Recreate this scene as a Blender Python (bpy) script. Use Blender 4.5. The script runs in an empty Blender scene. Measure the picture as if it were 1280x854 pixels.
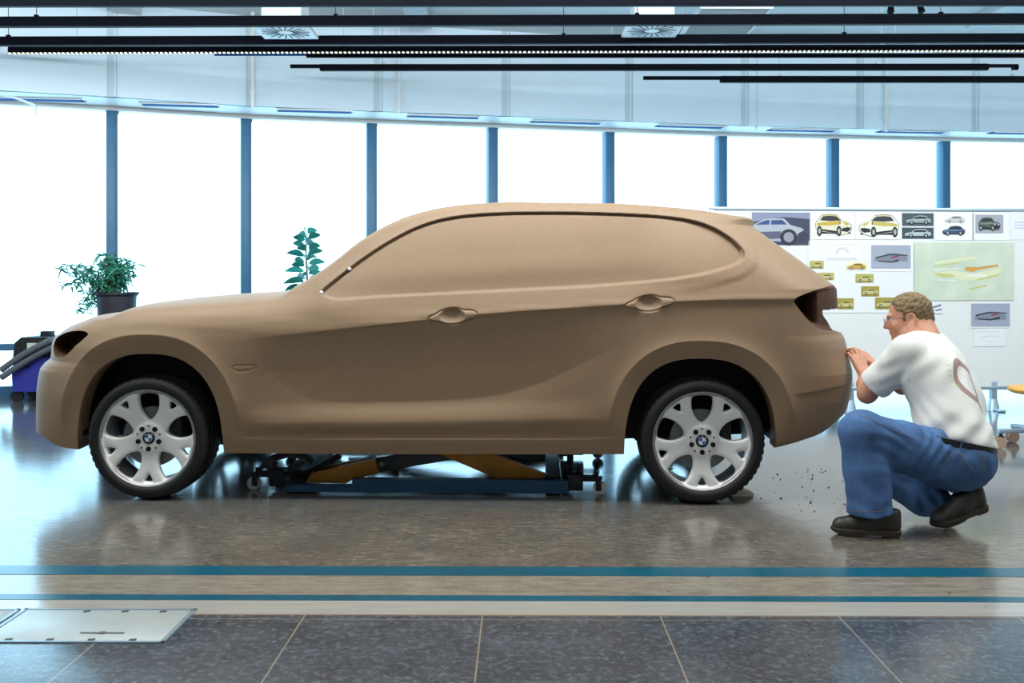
import bpy, bmesh, math, random
import numpy as np
from mathutils import Vector, Matrix, Euler

random.seed(7)
rng = np.random.default_rng(7)
SC = bpy.context.scene
COL = SC.collection
PI = math.pi
# camera constants: 35.4 mm lens on a 36 mm sensor, eye 1.13 m above the floor
F, HZ, CX, EYE = 1260.0, 350.0, 640.0, 1.13


def at(u, v, Y):
    """world point seen at photograph position u,v at distance Y"""
    return Vector(((u - CX) * Y / F, Y, EYE - (v - HZ) * Y / F))


def on_floor(u, v):
    Y = EYE * F / (v - HZ)
    return Vector(((u - CX) * Y / F, Y, 0.0))


# ------------------------------------------------------------------ materials
def lin(r, g, b):
    def f(c):
        c /= 255.0
        return c / 12.92 if c <= 0.04045 else ((c + 0.055) / 1.055) ** 2.4
    return (f(r), f(g), f(b), 1.0)


def mat(name, rgb, rough=0.5, metal=0.0, noise=0.0, nscale=20.0, bump=0.0, bscale=60.0, spec=0.5, emit=None, estr=1.0, coat=0.0):
    m = bpy.data.materials.new(name)
    m.use_nodes = True
    nt = m.node_tree
    N, L = nt.nodes, nt.links
    b = N['Principled BSDF']
    c = lin(*rgb)
    b.inputs['Base Color'].default_value = c
    b.inputs['Roughness'].default_value = rough
    b.inputs['Metallic'].default_value = metal
    b.inputs['Specular IOR Level'].default_value = spec
    b.inputs['Coat Weight'].default_value = coat
    tc = N.new('ShaderNodeTexCoord')
    if noise > 0:
        n = N.new('ShaderNodeTexNoise')
        n.inputs['Scale'].default_value = nscale
        n.inputs['Detail'].default_value = 6
        L.new(tc.outputs['Object'], n.inputs['Vector'])
        r = N.new('ShaderNodeMapRange')
        r.inputs['From Min'].default_value = 0.3
        r.inputs['From Max'].default_value = 0.7
        r.inputs['To Min'].default_value = 1 - noise
        r.inputs['To Max'].default_value = 1 + noise
        L.new(n.outputs['Fac'], r.inputs['Value'])
        mx = N.new('ShaderNodeVectorMath')
        mx.operation = 'SCALE'
        mx.inputs[0].default_value = c[:3]
        L.new(r.outputs[0], mx.inputs['Scale'])
        L.new(mx.outputs[0], b.inputs['Base Color'])
    if bump > 0:
        n2 = N.new('ShaderNodeTexNoise')
        n2.inputs['Scale'].default_value = bscale
        n2.inputs['Detail'].default_value = 4
        L.new(tc.outputs['Object'], n2.inputs['Vector'])
        bp = N.new('ShaderNodeBump')
        bp.inputs['Strength'].default_value = bump
        bp.inputs['Distance'].default_value = 0.01
        L.new(n2.outputs['Fac'], bp.inputs['Height'])
        L.new(bp.outputs[0], b.inputs['Normal'])
    if emit:
        b.inputs['Emission Color'].default_value = lin(*emit)
        b.inputs['Emission Strength'].default_value = estr
    return m


M = {}
M['clay'] = mat('clay', (149, 123, 97), 0.5, 0, 0.035, 40, 0.06, 260, 0.4)
M['clay_dark'] = mat('clay_inside_shade', (84, 58, 44), 0.7, 0, 0.25, 25, 0.3, 60, 0.3)  # hollow lamp openings: dark inside, with their shade put into the colour
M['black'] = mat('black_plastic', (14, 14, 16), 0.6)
M['rubber'] = mat('tyre_rubber', (16, 16, 18), 0.62, 0, 0.15, 30)
M['alloy'] = mat('alloy_silver', (238, 238, 237), 0.3, 0.15)
M['alloy_in'] = mat('alloy_barrel', (150, 152, 156), 0.4, 0.6)
M['steel'] = mat('brake_steel', (120, 122, 124), 0.45, 0.6)
M['bolt'] = mat('bolt_dark', (40, 40, 42), 0.4, 0.7)
M['white'] = mat('white_paint', (236, 236, 234), 0.45)
M['blue'] = mat('emblem_blue', (30, 110, 200), 0.3)
M['mullion'] = mat('mullion_glare_paint', (52, 104, 138), 0.45, 0.0, 0.05, 5)  # dark blue paint, lightened in colour to imitate veiling glare from the windows
M['fascia'] = mat('fascia_paint', (220, 238, 249), 0.6, 0, 0.02, 3)
M['seam'] = mat('fascia_seam', (196, 212, 220), 0.6)
M['ceil'] = mat('ceiling_paint', (214, 222, 224), 0.7, 0, 0.03, 2)
M['wallp'] = mat('wall_plaster', (214, 214, 210), 0.8, 0, 0.04, 3, 0.1, 40)
M['track'] = mat('track_black', (6, 9, 20), 0.6, spec=0.08)
M['slotb'] = mat('slot_blue', (14, 84, 150), 0.7, spec=0.1)
M['galv'] = mat('galvanised', (188, 198, 202), 0.4, 0.4, 0.08, 20)
M['bluep'] = mat('lift_blue', (16, 62, 92), 0.4, 0.1, 0.12, 14)
M['yellow'] = mat('lift_yellow', (200, 128, 16), 0.45, 0, 0.15, 14)
M['dsteel'] = mat('lift_dark_steel', (34, 36, 42), 0.5, 0.4, 0.2, 20)
M['caster'] = mat('caster_nylon', (196, 196, 186), 0.45)
M['jeans'] = mat('denim', (76, 108, 154), 0.85, 0, 0.28, 9, 0.25, 260, 0.2)
M['thread'] = mat('denim_thread', (150, 128, 96), 0.8)
M['skin'] = mat('skin', (206, 146, 118), 0.5, 0, 0.07, 30, 0.05, 120)
M['hair'] = mat('hair', (128, 106, 74), 0.65, 0, 0.35, 60, 0.6, 160)
M['leather'] = mat('shoe_leather', (48, 46, 42), 0.45, 0, 0.25, 30, 0.2, 90)
M['sole'] = mat('shoe_sole', (62, 54, 44), 0.8, 0, 0.2, 40)
M['belt'] = mat('belt_leather', (28, 28, 32), 0.45)
M['pot'] = mat('planter_dark', (34, 32, 44), 0.5, 0, 0.1, 10)
M['leaf'] = mat('leaf_bamboo', (60, 138, 112), 0.5, 0, 0.35, 9)
M['leaf2'] = mat('leaf_ficus', (40, 132, 124), 0.4, 0, 0.30, 9)
M['stem'] = mat('stem', (92, 104, 70), 0.7)
M['soil'] = mat('soil', (52, 40, 32), 0.95, 0, 0.3, 30)
M['vacblue'] = mat('machine_blue', (46, 50, 140), 0.4)
M['hose'] = mat('hose_grey', (84, 86, 92), 0.6)
M['board'] = mat('board_white', (214, 215, 213), 0.5, 0, 0.01, 2)
M['alu'] = mat('aluminium', (168, 186, 200), 0.35, 0.7)
M['wood'] = mat('stool_wood', (222, 166, 70), 0.4, 0, 0.12, 8)
M['castor_wood'] = mat('castor_tan', (170, 140, 118), 0.5)
M['plate'] = mat('cover_plate', (186, 192, 190), 0.38, 0.35, 0.05, 8)
M['plate_dark'] = mat('cover_slot', (60, 62, 60), 0.6)
M['cream'] = mat('cream_foam', (226, 218, 190), 0.8)
M['crumb'] = mat('clay_crumb', (92, 62, 44), 0.8)
M['glassrim'] = mat('wire_steel', (170, 176, 180), 0.3, 0.8)


def glass_mat(name, tint=(0.97, 0.99, 1.0)):
    m = bpy.data.materials.new(name)
    m.use_nodes = True
    nt = m.node_tree
    N, L = nt.nodes, nt.links
    N.remove(N['Principled BSDF'])
    t = N.new('ShaderNodeBsdfTransparent')
    t.inputs[0].default_value = (*tint, 1)
    g = N.new('ShaderNodeBsdfGlossy')
    g.inputs['Roughness'].default_value = 0.02
    fr = N.new('ShaderNodeFresnel')
    fr.inputs[0].default_value = 1.12
    mx = N.new('ShaderNodeMixShader')
    L.new(fr.outputs[0], mx.inputs[0])
    L.new(t.outputs[0], mx.inputs[1])
    L.new(g.outputs[0], mx.inputs[2])
    L.new(mx.outputs[0], N['Material Output'].inputs[0])
    return m


M['glass'] = glass_mat('window_glass')


# ------------------------------------------------------------------ mesh helpers
def link(o, parent=None):
    COL.objects.link(o)
    if parent is not None:
        o.parent = parent
    return o


def mesh_obj(name, V, Fc, mats, parent=None, smooth=True, angle=40, mi=None, loc=None):
    me = bpy.data.meshes.new(name)
    V = np.asarray(V, dtype=np.float64)
    if isinstance(Fc, np.ndarray):
        n, k = Fc.shape
        me.vertices.add(len(V))
        me.vertices.foreach_set('co', V.astype(np.float32).ravel())
        me.loops.add(n * k)
        me.loops.foreach_set('vertex_index', Fc.astype(np.int32).ravel())
        me.polygons.add(n)
        me.polygons.foreach_set('loop_start', np.arange(0, n * k, k, dtype=np.int32))
        me.update(calc_edges=True)
        me.validate()
    else:
        me.from_pydata([tuple(v) for v in V], [], Fc)
        me.update()
    for m in (mats if isinstance(mats, (list, tuple)) else [mats]):
        me.materials.append(m)
    if smooth:
        me.polygons.foreach_set('use_smooth', [True] * len(me.polygons))
        if angle is not None:
            me.set_sharp_from_angle(angle=math.radians(angle))
    if mi is not None and len(mi) == len(me.polygons):
        me.polygons.foreach_set('material_index', [int(i) for i in mi])
    o = bpy.data.objects.new(name, me)
    if loc is not None:
        o.location = loc
    return link(o, parent)


class MB:
    """collects shapes for one mesh object"""
    def __init__(self):
        self.bm = bmesh.new()
        self.mi = 0

    def _mark(self, faces):
        for f in faces:
            f.material_index = self.mi

    def _add(self, verts, faces):
        vs = [self.bm.verts.new(v) for v in verts]
        fs = []
        for f in faces:
            try:
                fs.append(self.bm.faces.new([vs[i] for i in f]))
            except ValueError:
                pass
        self._mark(fs)
        return vs, fs

    def box(self, c, s, rot=(0, 0, 0), bev=0.0, seg=2):
        mx = Matrix.Translation(Vector(c)) @ Euler(rot).to_matrix().to_4x4()
        hx, hy, hz = s[0] / 2, s[1] / 2, s[2] / 2
        co = [(-hx, -hy, -hz), (hx, -hy, -hz), (hx, hy, -hz), (-hx, hy, -hz), (-hx, -hy, hz), (hx, -hy, hz), (hx, hy, hz), (-hx, hy, hz)]
        vs, fs = self._add([mx @ Vector(p) for p in co], [(3, 2, 1, 0), (4, 5, 6, 7), (0, 1, 5, 4), (1, 2, 6, 5), (2, 3, 7, 6), (3, 0, 4, 7)])
        if bev > 0:
            es = set(e for f in fs for e in f.edges)
            r = bmesh.ops.bevel(self.bm, geom=list(es), offset=bev, segments=seg, affect='EDGES', profile=0.5)
            self._mark(r['faces'])
        return self

    def bar(self, a, b, w, h, up=(0, 0, 1), bev=0.0):
        """a box beam from a to b, w across, h along up"""
        a, b = Vector(a), Vector(b)
        d = (b - a)
        ln = d.length
        d.normalize()
        s = d.cross(Vector(up)).normalized()
        t = s.cross(d).normalized()
        R = Matrix((d, s, t)).transposed()
        self.box((a + b) / 2, (ln, w, h), R.to_euler(), bev)
        return self

    def cyl(self, a, b, r0, r1=None, seg=20, cap=True):
        r1 = r0 if r1 is None else r1
        a, b = Vector(a), Vector(b)
        d = (b - a).normalized()
        u = d.orthogonal().normalized()
        w = d.cross(u)
        V = []
        for p, r in ((a, r0), (b, r1)):
            for k in range(seg):
                t = 2 * PI * k / seg
                V.append(p + r * (math.cos(t) * u + math.sin(t) * w))
        Fc = [(k, (k + 1) % seg, seg + (k + 1) % seg, seg + k) for k in range(seg)]
        if cap:
            Fc += [tuple(range(seg - 1, -1, -1)), tuple(range(seg, 2 * seg))]
        self._add(V, Fc)
        return self

    def tube(self, pts, r, seg=10, cap=True):
        pts = [Vector(p) for p in pts]
        rs = r if isinstance(r, (list, tuple)) else [r] * len(pts)
        V, Fc = [], []
        prev = None
        for i, p in enumerate(pts):
            d = (pts[min(i + 1, len(pts) - 1)] - pts[max(i - 1, 0)]).normalized()
            if prev is None:
                u = d.orthogonal().normalized()
            else:
                u = (prev - d * prev.dot(d)).normalized()
            prev = u
            w = d.cross(u)
            for k in range(seg):
                t = 2 * PI * k / seg
                V.append(p + rs[i] * (math.cos(t) * u + math.sin(t) * w))
        for i in range(len(pts) - 1):
            for k in range(seg):
                Fc.append((i * seg + k, i * seg + (k + 1) % seg, (i + 1) * seg + (k + 1) % seg, (i + 1) * seg + k))
        if cap:
            Fc.append(tuple(range(seg - 1, -1, -1)))
            n = (len(pts) - 1) * seg
            Fc.append(tuple(range(n, n + seg)))
        self._add(V, Fc)
        return self

    def lathe(self, prof, origin=(0, 0, 0), axis=(0, 0, 1), seg=48, closed=False):
        """prof: list of (radius, distance along axis)"""
        o, d = Vector(origin), Vector(axis).normalized()
        u = d.orthogonal().normalized()
        w = d.cross(u)
        V, Fc = [], []
        for r, h in prof:
            for k in range(seg):
                t = 2 * PI * k / seg
                V.append(o + d * h + r * (math.cos(t) * u + math.sin(t) * w))
        n = len(prof)
        for i in range(n if closed else n - 1):
            j = (i + 1) % n
            for k in range(seg):
                Fc.append((i * seg + k, i * seg + (k + 1) % seg, j * seg + (k + 1) % seg, j * seg + k))
        self._add(V, Fc)
        return self

    def prism(self, poly, o, ex, ey, depth):
        """polygon (list of 2D) in plane o,ex,ey extruded by depth along ex x ey"""
        o, ex, ey = Vector(o), Vector(ex), Vector(ey)
        nz = ex.cross(ey).normalized()
        n = len(poly)
        V = [o + ex * p[0] + ey * p[1] for p in poly] + [o + ex * p[0] + ey * p[1] + nz * depth for p in poly]
        Fc = [tuple(range(n - 1, -1, -1)), tuple(range(n, 2 * n))] + [(k, (k + 1) % n, n + (k + 1) % n, n + k) for k in range(n)]
        self._add(V, Fc)
        return self

    def ball(self, c, r, seg=16):
        sc = r if isinstance(r, (list, tuple)) else (r, r, r)
        mx = Matrix.Translation(Vector(c)) @ Matrix.Diagonal((*sc, 1))
        res = bmesh.ops.create_uvsphere(self.bm, u_segments=seg, v_segments=max(6, seg // 2), radius=1.0, matrix=mx)
        self._mark(set(f for v in res['verts'] for f in v.link_faces))
        return self

    def build(self, name, mats, parent=None, smooth=True, angle=35, loc=None):
        bmesh.ops.recalc_face_normals(self.bm, faces=self.bm.faces[:])
        me = bpy.data.meshes.new(name)
        self.bm.to_mesh(me)
        self.bm.free()
        for m in (mats if isinstance(mats, (list, tuple)) else [mats]):
            me.materials.append(m)
        if smooth and len(me.polygons):
            me.polygons.foreach_set('use_smooth', [True] * len(me.polygons))
            me.set_sharp_from_angle(angle=math.radians(angle))
        o = bpy.data.objects.new(name, me)
        if loc is not None:
            o.location = loc
        return link(o, parent)


def thing(name, label, cat, loc=(0, 0, 0), rotz=0.0, group=None):
    o = bpy.data.objects.new(name, None)
    o.empty_display_size = 0.1
    o.location = loc
    o.rotation_euler = (0, 0, rotz)
    link(o)
    return tag(o, label, cat, group)


def tag(o, label, cat, group=None, kind=None):
    o['label'] = label
    o['category'] = cat
    if group:
        o['group'] = group
    if kind:
        o['kind'] = kind
    return o


def struct(o):
    o['kind'] = 'structure'
    return o


def pchip(xk, yk, x):
    """monotone cubic through the key points, flat outside"""
    xk, yk = np.asarray(xk, float), np.asarray(yk, float)
    h = np.diff(xk)
    d = np.diff(yk, axis=0) / (h if yk.ndim == 1 else h[:, None])
    m = np.zeros_like(yk)
    if len(xk) > 2:
        hh = h if yk.ndim == 1 else h[:, None]
        w1 = 2 * hh[1:] + hh[:-1]
        w2 = hh[1:] + 2 * hh[:-1]
        ok = d[:-1] * d[1:] > 0
        with np.errstate(all='ignore'):
            mm = (w1 + w2) / (w1 / d[:-1] + w2 / d[1:])
        m[1:-1] = np.where(ok, np.nan_to_num(mm), 0)
    m[0], m[-1] = d[0], d[-1]
    x = np.clip(np.asarray(x, float), xk[0], xk[-1])
    i = np.clip(np.searchsorted(xk, x, side='right') - 1, 0, len(xk) - 2)
    t = (x - xk[i]) / h[i]
    hi = h[i]
    if yk.ndim > 1:
        t, hi = t[:, None], hi[:, None]
    return ((1 + 2 * t) * (1 - t) ** 2 * yk[i] + t * (1 - t) ** 2 * hi * m[i] + t * t * (3 - 2 * t) * yk[i + 1] + t * t * (t - 1) * hi * m[i + 1])


def sstep(a, b, x):
    t = np.clip((x - a) / (b - a), 0, 1)
    return t * t * (3 - 2 * t)


def poly_sdf(px, pz, poly, closed=True):
    """signed distance (negative inside) and nearest point, to a 2D polygon"""
    P = np.asarray(poly, float)
    Q = np.roll(P, -1, axis=0) if closed else P[1:]
    A = P if closed else P[:-1]
    best = np.full(px.shape, 1e9)
    nx, nz = np.zeros_like(px), np.zeros_like(pz)
    ins = np.zeros(px.shape, bool)
    for (ax, az), (bx, bz) in zip(A, Q):
        dx, dz = bx - ax, bz - az
        t = np.clip(((px - ax) * dx + (pz - az) * dz) / (dx * dx + dz * dz + 1e-12), 0, 1)
        qx, qz = ax + t * dx, az + t * dz
        dd = (px - qx) ** 2 + (pz - qz) ** 2
        k = dd < best
        best = np.where(k, dd, best)
        nx, nz = np.where(k, qx, nx), np.where(k, qz, nz)
        if closed:
            c = ((az > pz) != (bz > pz)) & (px < (bx - ax) * (pz - az) / (bz - az + 1e-15) + ax)
            ins ^= c
    d = np.sqrt(best)
    return np.where(ins, -d, d), nx, nz


def smooth_poly(pts, n=4):
    """Chaikin-rounded closed polygon"""
    P = np.asarray(pts, float)
    for _ in range(n):
        Q = np.roll(P, -1, axis=0)
        P = np.stack([0.75 * P + 0.25 * Q, 0.25 * P + 0.75 * Q], 1).reshape(-1, P.shape[1])
    return P
# ================================================================== the clay car model
CAR_YAW = math.radians(-2.0)
CAR_LOC = np.array([-0.427, 5.994, 0.0])
EXC = np.array([math.cos(CAR_YAW), math.sin(CAR_YAW)])
EYC = np.array([-math.sin(CAR_YAW), math.cos(CAR_YAW)])


def inv(u, v, W):
    """car-local (x, z) of the point on the lateral plane y=-W seen at u,v"""
    dx = (u - CX) / F
    # (t*dx - Cx)*EYC.x + (t - Cy)*EYC.y = -W
    t = (-W + CAR_LOC[0] * EYC[0] + CAR_LOC[1] * EYC[1]) / (dx * EYC[0] + EYC[1])
    X, Y = t * dx, t
    x = (X - CAR_LOC[0]) * EXC[0] + (Y - CAR_LOC[1]) * EXC[1]
    return x, EYE - (v - HZ) * t / F


def proj(x, W, z):
    X = CAR_LOC[0] + x * EXC[0] - W * EYC[0]
    Y = CAR_LOC[1] + x * EXC[1] - W * EYC[1]
    return CX + F * X / Y, HZ + F * (EYE - z) / Y


def line_xz(pts, W):
    a = np.array([inv(u, v, W) for u, v in pts])
    return a[np.argsort(a[:, 0])]


def fx(pts, W):
    a = line_xz(pts, W)
    return lambda x: np.interp(x, a[:, 0], a[:, 1])


def fxs(pts, W):
    a = line_xz(pts, W)
    return lambda x: pchip(a[:, 0], a[:, 1], x)


def xu(u, W=0.9):
    return inv(u, 450, W)[0]


# half-width of the flank: templates (height row, half width) along the length
TEMPL = [
    (60, [(640, .84), (565, .87), (540, .885), (480, .895), (450, .89), (430, .87), (415, .845), (405, .82), (395, .79), (380, .74)]),
    (120, [(640, .84), (565, .87), (540, .885), (480, .90), (440, .90), (420, .885), (405, .86), (392, .82), (382, .77), (372, .70)]),
    (200, [(640, .84), (565, .87), (540, .885), (480, .90), (430, .905), (408, .893), (395, .868), (385, .825), (378, .78), (366, .70)]),
    (290, [(640, .83), (575, .842), (566, .850), (553, .864), (520, .882), (480, .893), (430, .905), (412, .900), (398, .88), (384, .84), (374, .80), (360, .74), (320, .64), (265, .55), (240, .51)]),
    (345, [(640, .83), (575, .842), (566, .851), (554, .865), (549, .869), (545, .855), (533, .884), (529, .887), (503, .874), (470, .878), (440, .894), (418, .904), (404, .893), (392, .870), (380, .838), (368, .80), (350, .75), (320, .68), (265, .58), (240, .54)]),
    (405, [(640, .83), (575, .842), (566, .852), (554, .868), (549, .871), (545, .853), (532, .886), (528, .889), (503, .873), (470, .876), (440, .888), (415, .903), (400, .891), (385, .872), (374, .850), (366, .832), (350, .798), (330, .752), (300, .690), (265, .610), (240, .56)]),
    (500, [(640, .83), (575, .842), (566, .852), (554, .868), (549, .871), (545, .853), (531.5, .886), (527.5, .889), (502, .872), (465, .874), (430, .886), (406, .903), (398, .894), (385, .870), (373, .848), (368, .839), (345, .806), (320, .758), (295, .708), (265, .645), (240, .59)]),
    (600, [(640, .83), (575, .842), (566, .852), (554, .868), (549, .871), (545, .853), (530, .886), (526, .889), (500, .872), (460, .874), (420, .888), (394, .904), (385, .887), (375, .867), (367, .851), (362, .841), (340, .812), (315, .765), (290, .717), (265, .664), (252, .632), (240, .60)]),
    (700, [(640, .83), (575, .842), (566, .852), (554, .868), (549, .871), (545, .853), (528, .886), (524, .889), (497, .876), (455, .880), (415, .893), (388, .905), (379, .888), (370, .869), (363, .854), (358, .843), (335, .812), (310, .764), (288, .720), (265, .670), (253, .638), (240, .60)]),
    (790, [(640, .83), (575, .842), (566, .850), (553, .866), (540, .880), (500, .889), (470, .890), (430, .896), (400, .902), (382, .906), (372, .887), (362, .866), (356, .853), (350, .842), (330, .812), (305, .763), (285, .722), (268, .685), (255, .650), (243, .61)]),
    (880, [(640, .84), (565, .866), (540, .880), (500, .890), (460, .897), (430, .900), (400, .904), (377.5, .906), (368, .892), (355, .872), (345, .858), (330, .828), (305, .770), (290, .732), (275, .690), (263, .650), (252, .60)]),
    (950, [(640, .84), (565, .866), (540, .880), (500, .892), (460, .900), (430, .904), (400, .906), (375, .906), (366, .892), (350, .864), (335, .834), (310, .778), (290, .732), (275, .692), (265, .655), (255, .61)]),
    (1040, [(640, .84), (565, .866), (540, .880), (500, .892), (460, .900), (430, .903), (400, .904), (375, .902), (366, .890), (350, .858), (335, .826), (310, .768), (290, .720), (275, .68), (265, .645), (255, .60)]),
]
ZG = np.linspace(0.0, 1.70, 860)
_rows, _xs = [], []
for u_, prof in TEMPL:
    zw = np.array([(inv(u_, v, W)[1], W) for v, W in prof])
    zw = zw[np.argsort(zw[:, 0])]
    _rows.append(pchip(zw[:, 0], zw[:, 1], ZG))
    _xs.append(xu(u_))
_xs, _rows = np.array(_xs), np.array(_rows)
XG = np.linspace(-2.4, 2.4, 961)
WT = pchip(_xs, _rows, XG)          # (nx, nz)


def bil(T, x, z):
    fx_ = np.clip((x - XG[0]) / (XG[1] - XG[0]), 0, len(XG) - 1.001)
    fz_ = np.clip((z - ZG[0]) / (ZG[1] - ZG[0]), 0, len(ZG) - 1.001)
    i, k = fx_.astype(int), fz_.astype(int)
    a, b = fx_ - i, fz_ - k
    return (T[i, k] * (1 - a) * (1 - b) + T[i + 1, k] * a * (1 - b) + T[i, k + 1] * (1 - a) * b + T[i + 1, k + 1] * a * b)


# plan rounding at nose and tail, fitted so that the outline passes through the given points
NOSE = [(590, 49), (562, 48), (554, 46), (540, 45.3), (520, 45), (490, 45.5), (474, 47.5), (462, 50), (455, 55.5), (449, 63), (440, 64.2), (431, 64.8), (422, 68.6), (416, 76.5), (408, 89), (402, 104), (397, 116), (392.5, 129), (386.5, 148)]
TAIL = [(590, 1000), (561, 1006), (552, 1012), (545, 1033), (539.5, 1044), (532, 1050), (515.5, 1058.4), (499, 1063.6), (483, 1066), (465, 1065.4), (442, 1059.6), (434, 1058.4), (424, 1055.6), (417, 1051.5), (410, 1050), (400, 1049), (388, 1048.4), (382, 1048), (361, 1047), (355, 1040), (325, 1000), (285, 946), (281, 941), (277, 942), (272, 944), (268, 944), (240, 944)]
NOTCH_PX = [(1026.5, 389), (1036, 388.2), (1044, 387), (1085, 383), (1085, 414), (1052, 416.5), (1041, 413.5), (1034.5, 400)]
PN, QN, X0N = 2.6, 2.7, -1.50
PT, QT = 2.7, 2.6


def plan_n(x, xn):
    s = np.clip((X0N - x) / (X0N - np.minimum(xn, X0N - 0.25)), 0, 1)
    return (1 - s ** PN) ** (1 / QN)


def at_len(z):
    return 0.52 - 0.12 * sstep(0.95, 1.45, z)


def plan_t(x, xt, z):
    a = at_len(z)
    s = np.clip((x - (xt - a)) / a, 0, 1)
    return (1 - s ** PT) ** (1 / QT)


def fit_ends():
    zn, xn = [], []
    s = np.linspace(0, 1, 400)
    for v, ut in NOSE:
        z = inv(ut, v, 0.62)[1]
        lo, hi = -2.7, -1.6
        for _ in range(40):
            m = 0.5 * (lo + hi)
            xx = X0N + (m - X0N) * s
            W = bil(WT, xx, np.full_like(xx, z)) * plan_n(xx, m)
            u, _v = proj(xx, W, z)
            if u.min() < ut:
                lo = m
            else:
                hi = m
        zn.append(z); xn.append(0.5 * (lo + hi))
    zt, xt = [], []
    for v, ut in TAIL:
        z = inv(ut, v, 0.62)[1]
        lo, hi = 1.0, 2.7
        for _ in range(40):
            m = 0.5 * (lo + hi)
            x0 = m - 0.52
            xx = x0 + (m - x0) * s
            W = bil(WT, xx, np.full_like(xx, z)) * plan_t(xx, m, z)
            u, _v = proj(xx, W, z)
            if u.max() > ut:
                hi = m
            else:
                lo = m
        zt.append(z); xt.append(0.5 * (lo + hi))
    o1, o2 = np.argsort(zn), np.argsort(zt)
    return np.array(zn)[o1], np.array(xn)[o1], np.array(zt)[o2], np.array(xt)[o2]


ZN, XN, ZT, XT = fit_ends()


def Wbase(x, z):
    return bil(WT, x, z) * plan_n(x, np.interp(z, ZN, XN)) * plan_t(x, np.interp(z, ZT, XT), z)


def onsurf(u, v):
    W = 0.85
    for _ in range(25):
        x, z = inv(u, v, W)
        W = 0.5 * W + 0.5 * float(Wbase(np.array([x]), np.array([z]))[0])
    return inv(u, v, W)


def spoly(pts, n=3):
    return smooth_poly([onsurf(u, v) for u, v in pts], n)


# ---- roof / bonnet centre line, bottom line, arches
TOP = [(356, 363, .25), (370, 358.2, .4), (383, 348.5, .45), (400, 339, .45), (430, 318.8, .42), (460, 295.3, .4), (490, 276.8, .4), (520, 264.6, .4), (560, 255.3, .4), (600, 251.5, .38), (640, 249.8, .38), (700, 250.8, .38), (760, 251.5, .38), (820, 255, .38), (870, 260, .38), (900, 265, .38), (940, 270.5, .38), (990, 276, .38)]
_t = np.array([inv(u, v, W) for u, v, W in TOP])
_h = np.array([inv(u, v, .2) for u, v in ((90, 404), (105, 398.5), (125, 390.5), (150, 384.5), (200, 377), (270, 369), (330, 365))])
_tt = np.vstack([_h, _t])


def ztop(x):
    z = pchip(_tt[:, 0], _tt[:, 1], x)
    # nose and tail limits
    zz = np.linspace(0.30, 1.62, 1400)
    xn = np.interp(zz, ZN, XN)
    xt = np.interp(zz, ZT, XT)
    out = []
    for xi, zi in zip(np.atleast_1d(x), np.atleast_1d(z)):
        ok = (xn <= xi) & (xt >= xi) & (zz <= zi)
        out.append(zz[ok].max() if ok.any() else 0.6)
    return np.array(out)


_xf = np.linspace(-2.45, 2.45, 2451)
_zf = ztop(_xf)
_w = sstep(xu(96), xu(122), _xf) * (1 - sstep(xu(230), xu(270), _xf))
_zs = np.convolve(np.pad(_zf, 40, mode='edge'), np.hanning(83)[1:-1] / np.hanning(83)[1:-1].sum(), 'valid')
_zf = _zf * (1 - _w) + _zs * _w


def ztop_s(x):
    return np.where((x > xu(96)) & (x < xu(270)), np.interp(x, _xf, _zf), ztop(x))


def xz(u, v, W=.87):
    return inv(u, v, W)


BOT = np.array(sorted([xz(*p) for p in ((30, 550), (46, 554), (53, 558), (67, 561.5), (93, 563), (278, 567.5), (500, 569), (778, 569), (971, 561), (1002, 553.5), (1033, 545), (1044, 539.5), (1060, 530), (1100, 520))]))


def zbase(x):
    return np.interp(x, BOT[:, 0], BOT[:, 1])


NARC = 2.5
ARCHES = []
for ul, ur, vt in ((94.5, 278.5, 442.5), (780.5, 970.5, 448.5)):
    xl, xr = xu(ul, .87), xu(ur, .87)
    ARCHES.append(((xl + xr) / 2, (xr - xl) / 2, inv((ul + ur) / 2, vt, .9)[1]))


def zbot(x):
    z = zbase(x)
    for xc, a, zt_ in ARCHES:
        d = np.abs(x - xc) / a
        k = d < 1
        z = np.where(k, z + (zt_ - z) * (1 - np.minimum(d, 1) ** NARC) ** (1 / NARC), z)
    return z


arch_polys = []
for xc, a, zt_ in ARCHES:
    t = np.linspace(0, PI, 90)
    xx = xc + a * np.sign(np.cos(t)) * np.abs(np.cos(t)) ** (2 / NARC)
    pl = np.stack([xx, zbot(np.clip(xx, xc - a * .99999, xc + a * .99999))], 1)
    pl = np.vstack([pl, [(xc - a, -0.3), (xc + a, -0.3)]])
    arch_polys.append(pl)

# ---- features of the flank
zcrease = fxs([(250, 431), (290, 427), (340, 421), (400, 414.5), (460, 408), (530, 400.5), (600, 393.5), (700, 386), (780, 381), (850, 377), (920, 375), (1000, 374.5)], .9)
zscal = fxs([(325, 440), (342, 469), (358, 484), (376, 495), (401, 502), (450, 504), (511, 503), (560, 501), (620, 495), (667, 482), (705, 466), (740, 448), (790, 425)], .88)
zbump = fx([(980, 493), (1066, 483)], .85)
xc0, xc1, xc2, xc3 = xu(270), xu(500), xu(988), xu(1020)
xs0, xs1, xs2, xs3 = xu(310), xu(480), xu(610), xu(800)
WIN = [(399, 365.5), (405, 371), (413, 375), (425, 376), (460, 373.5), (500, 371), (560, 368.5), (620, 365.5), (700, 361.5), (760, 358), (820, 353), (860, 347.5), (895, 339.5), (918, 332), (930, 325), (931, 317), (924, 307), (912, 296.5), (895, 286), (875, 278), (850, 272.5), (810, 268.8), (760, 266.5), (700, 265.2), (640, 265.6), (600, 267.5), (570, 270.5), (545, 275.5), (520, 284), (495, 296.5), (470, 311.5), (445, 329), (420, 348.5)]
win = spoly(WIN, 2)
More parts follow.
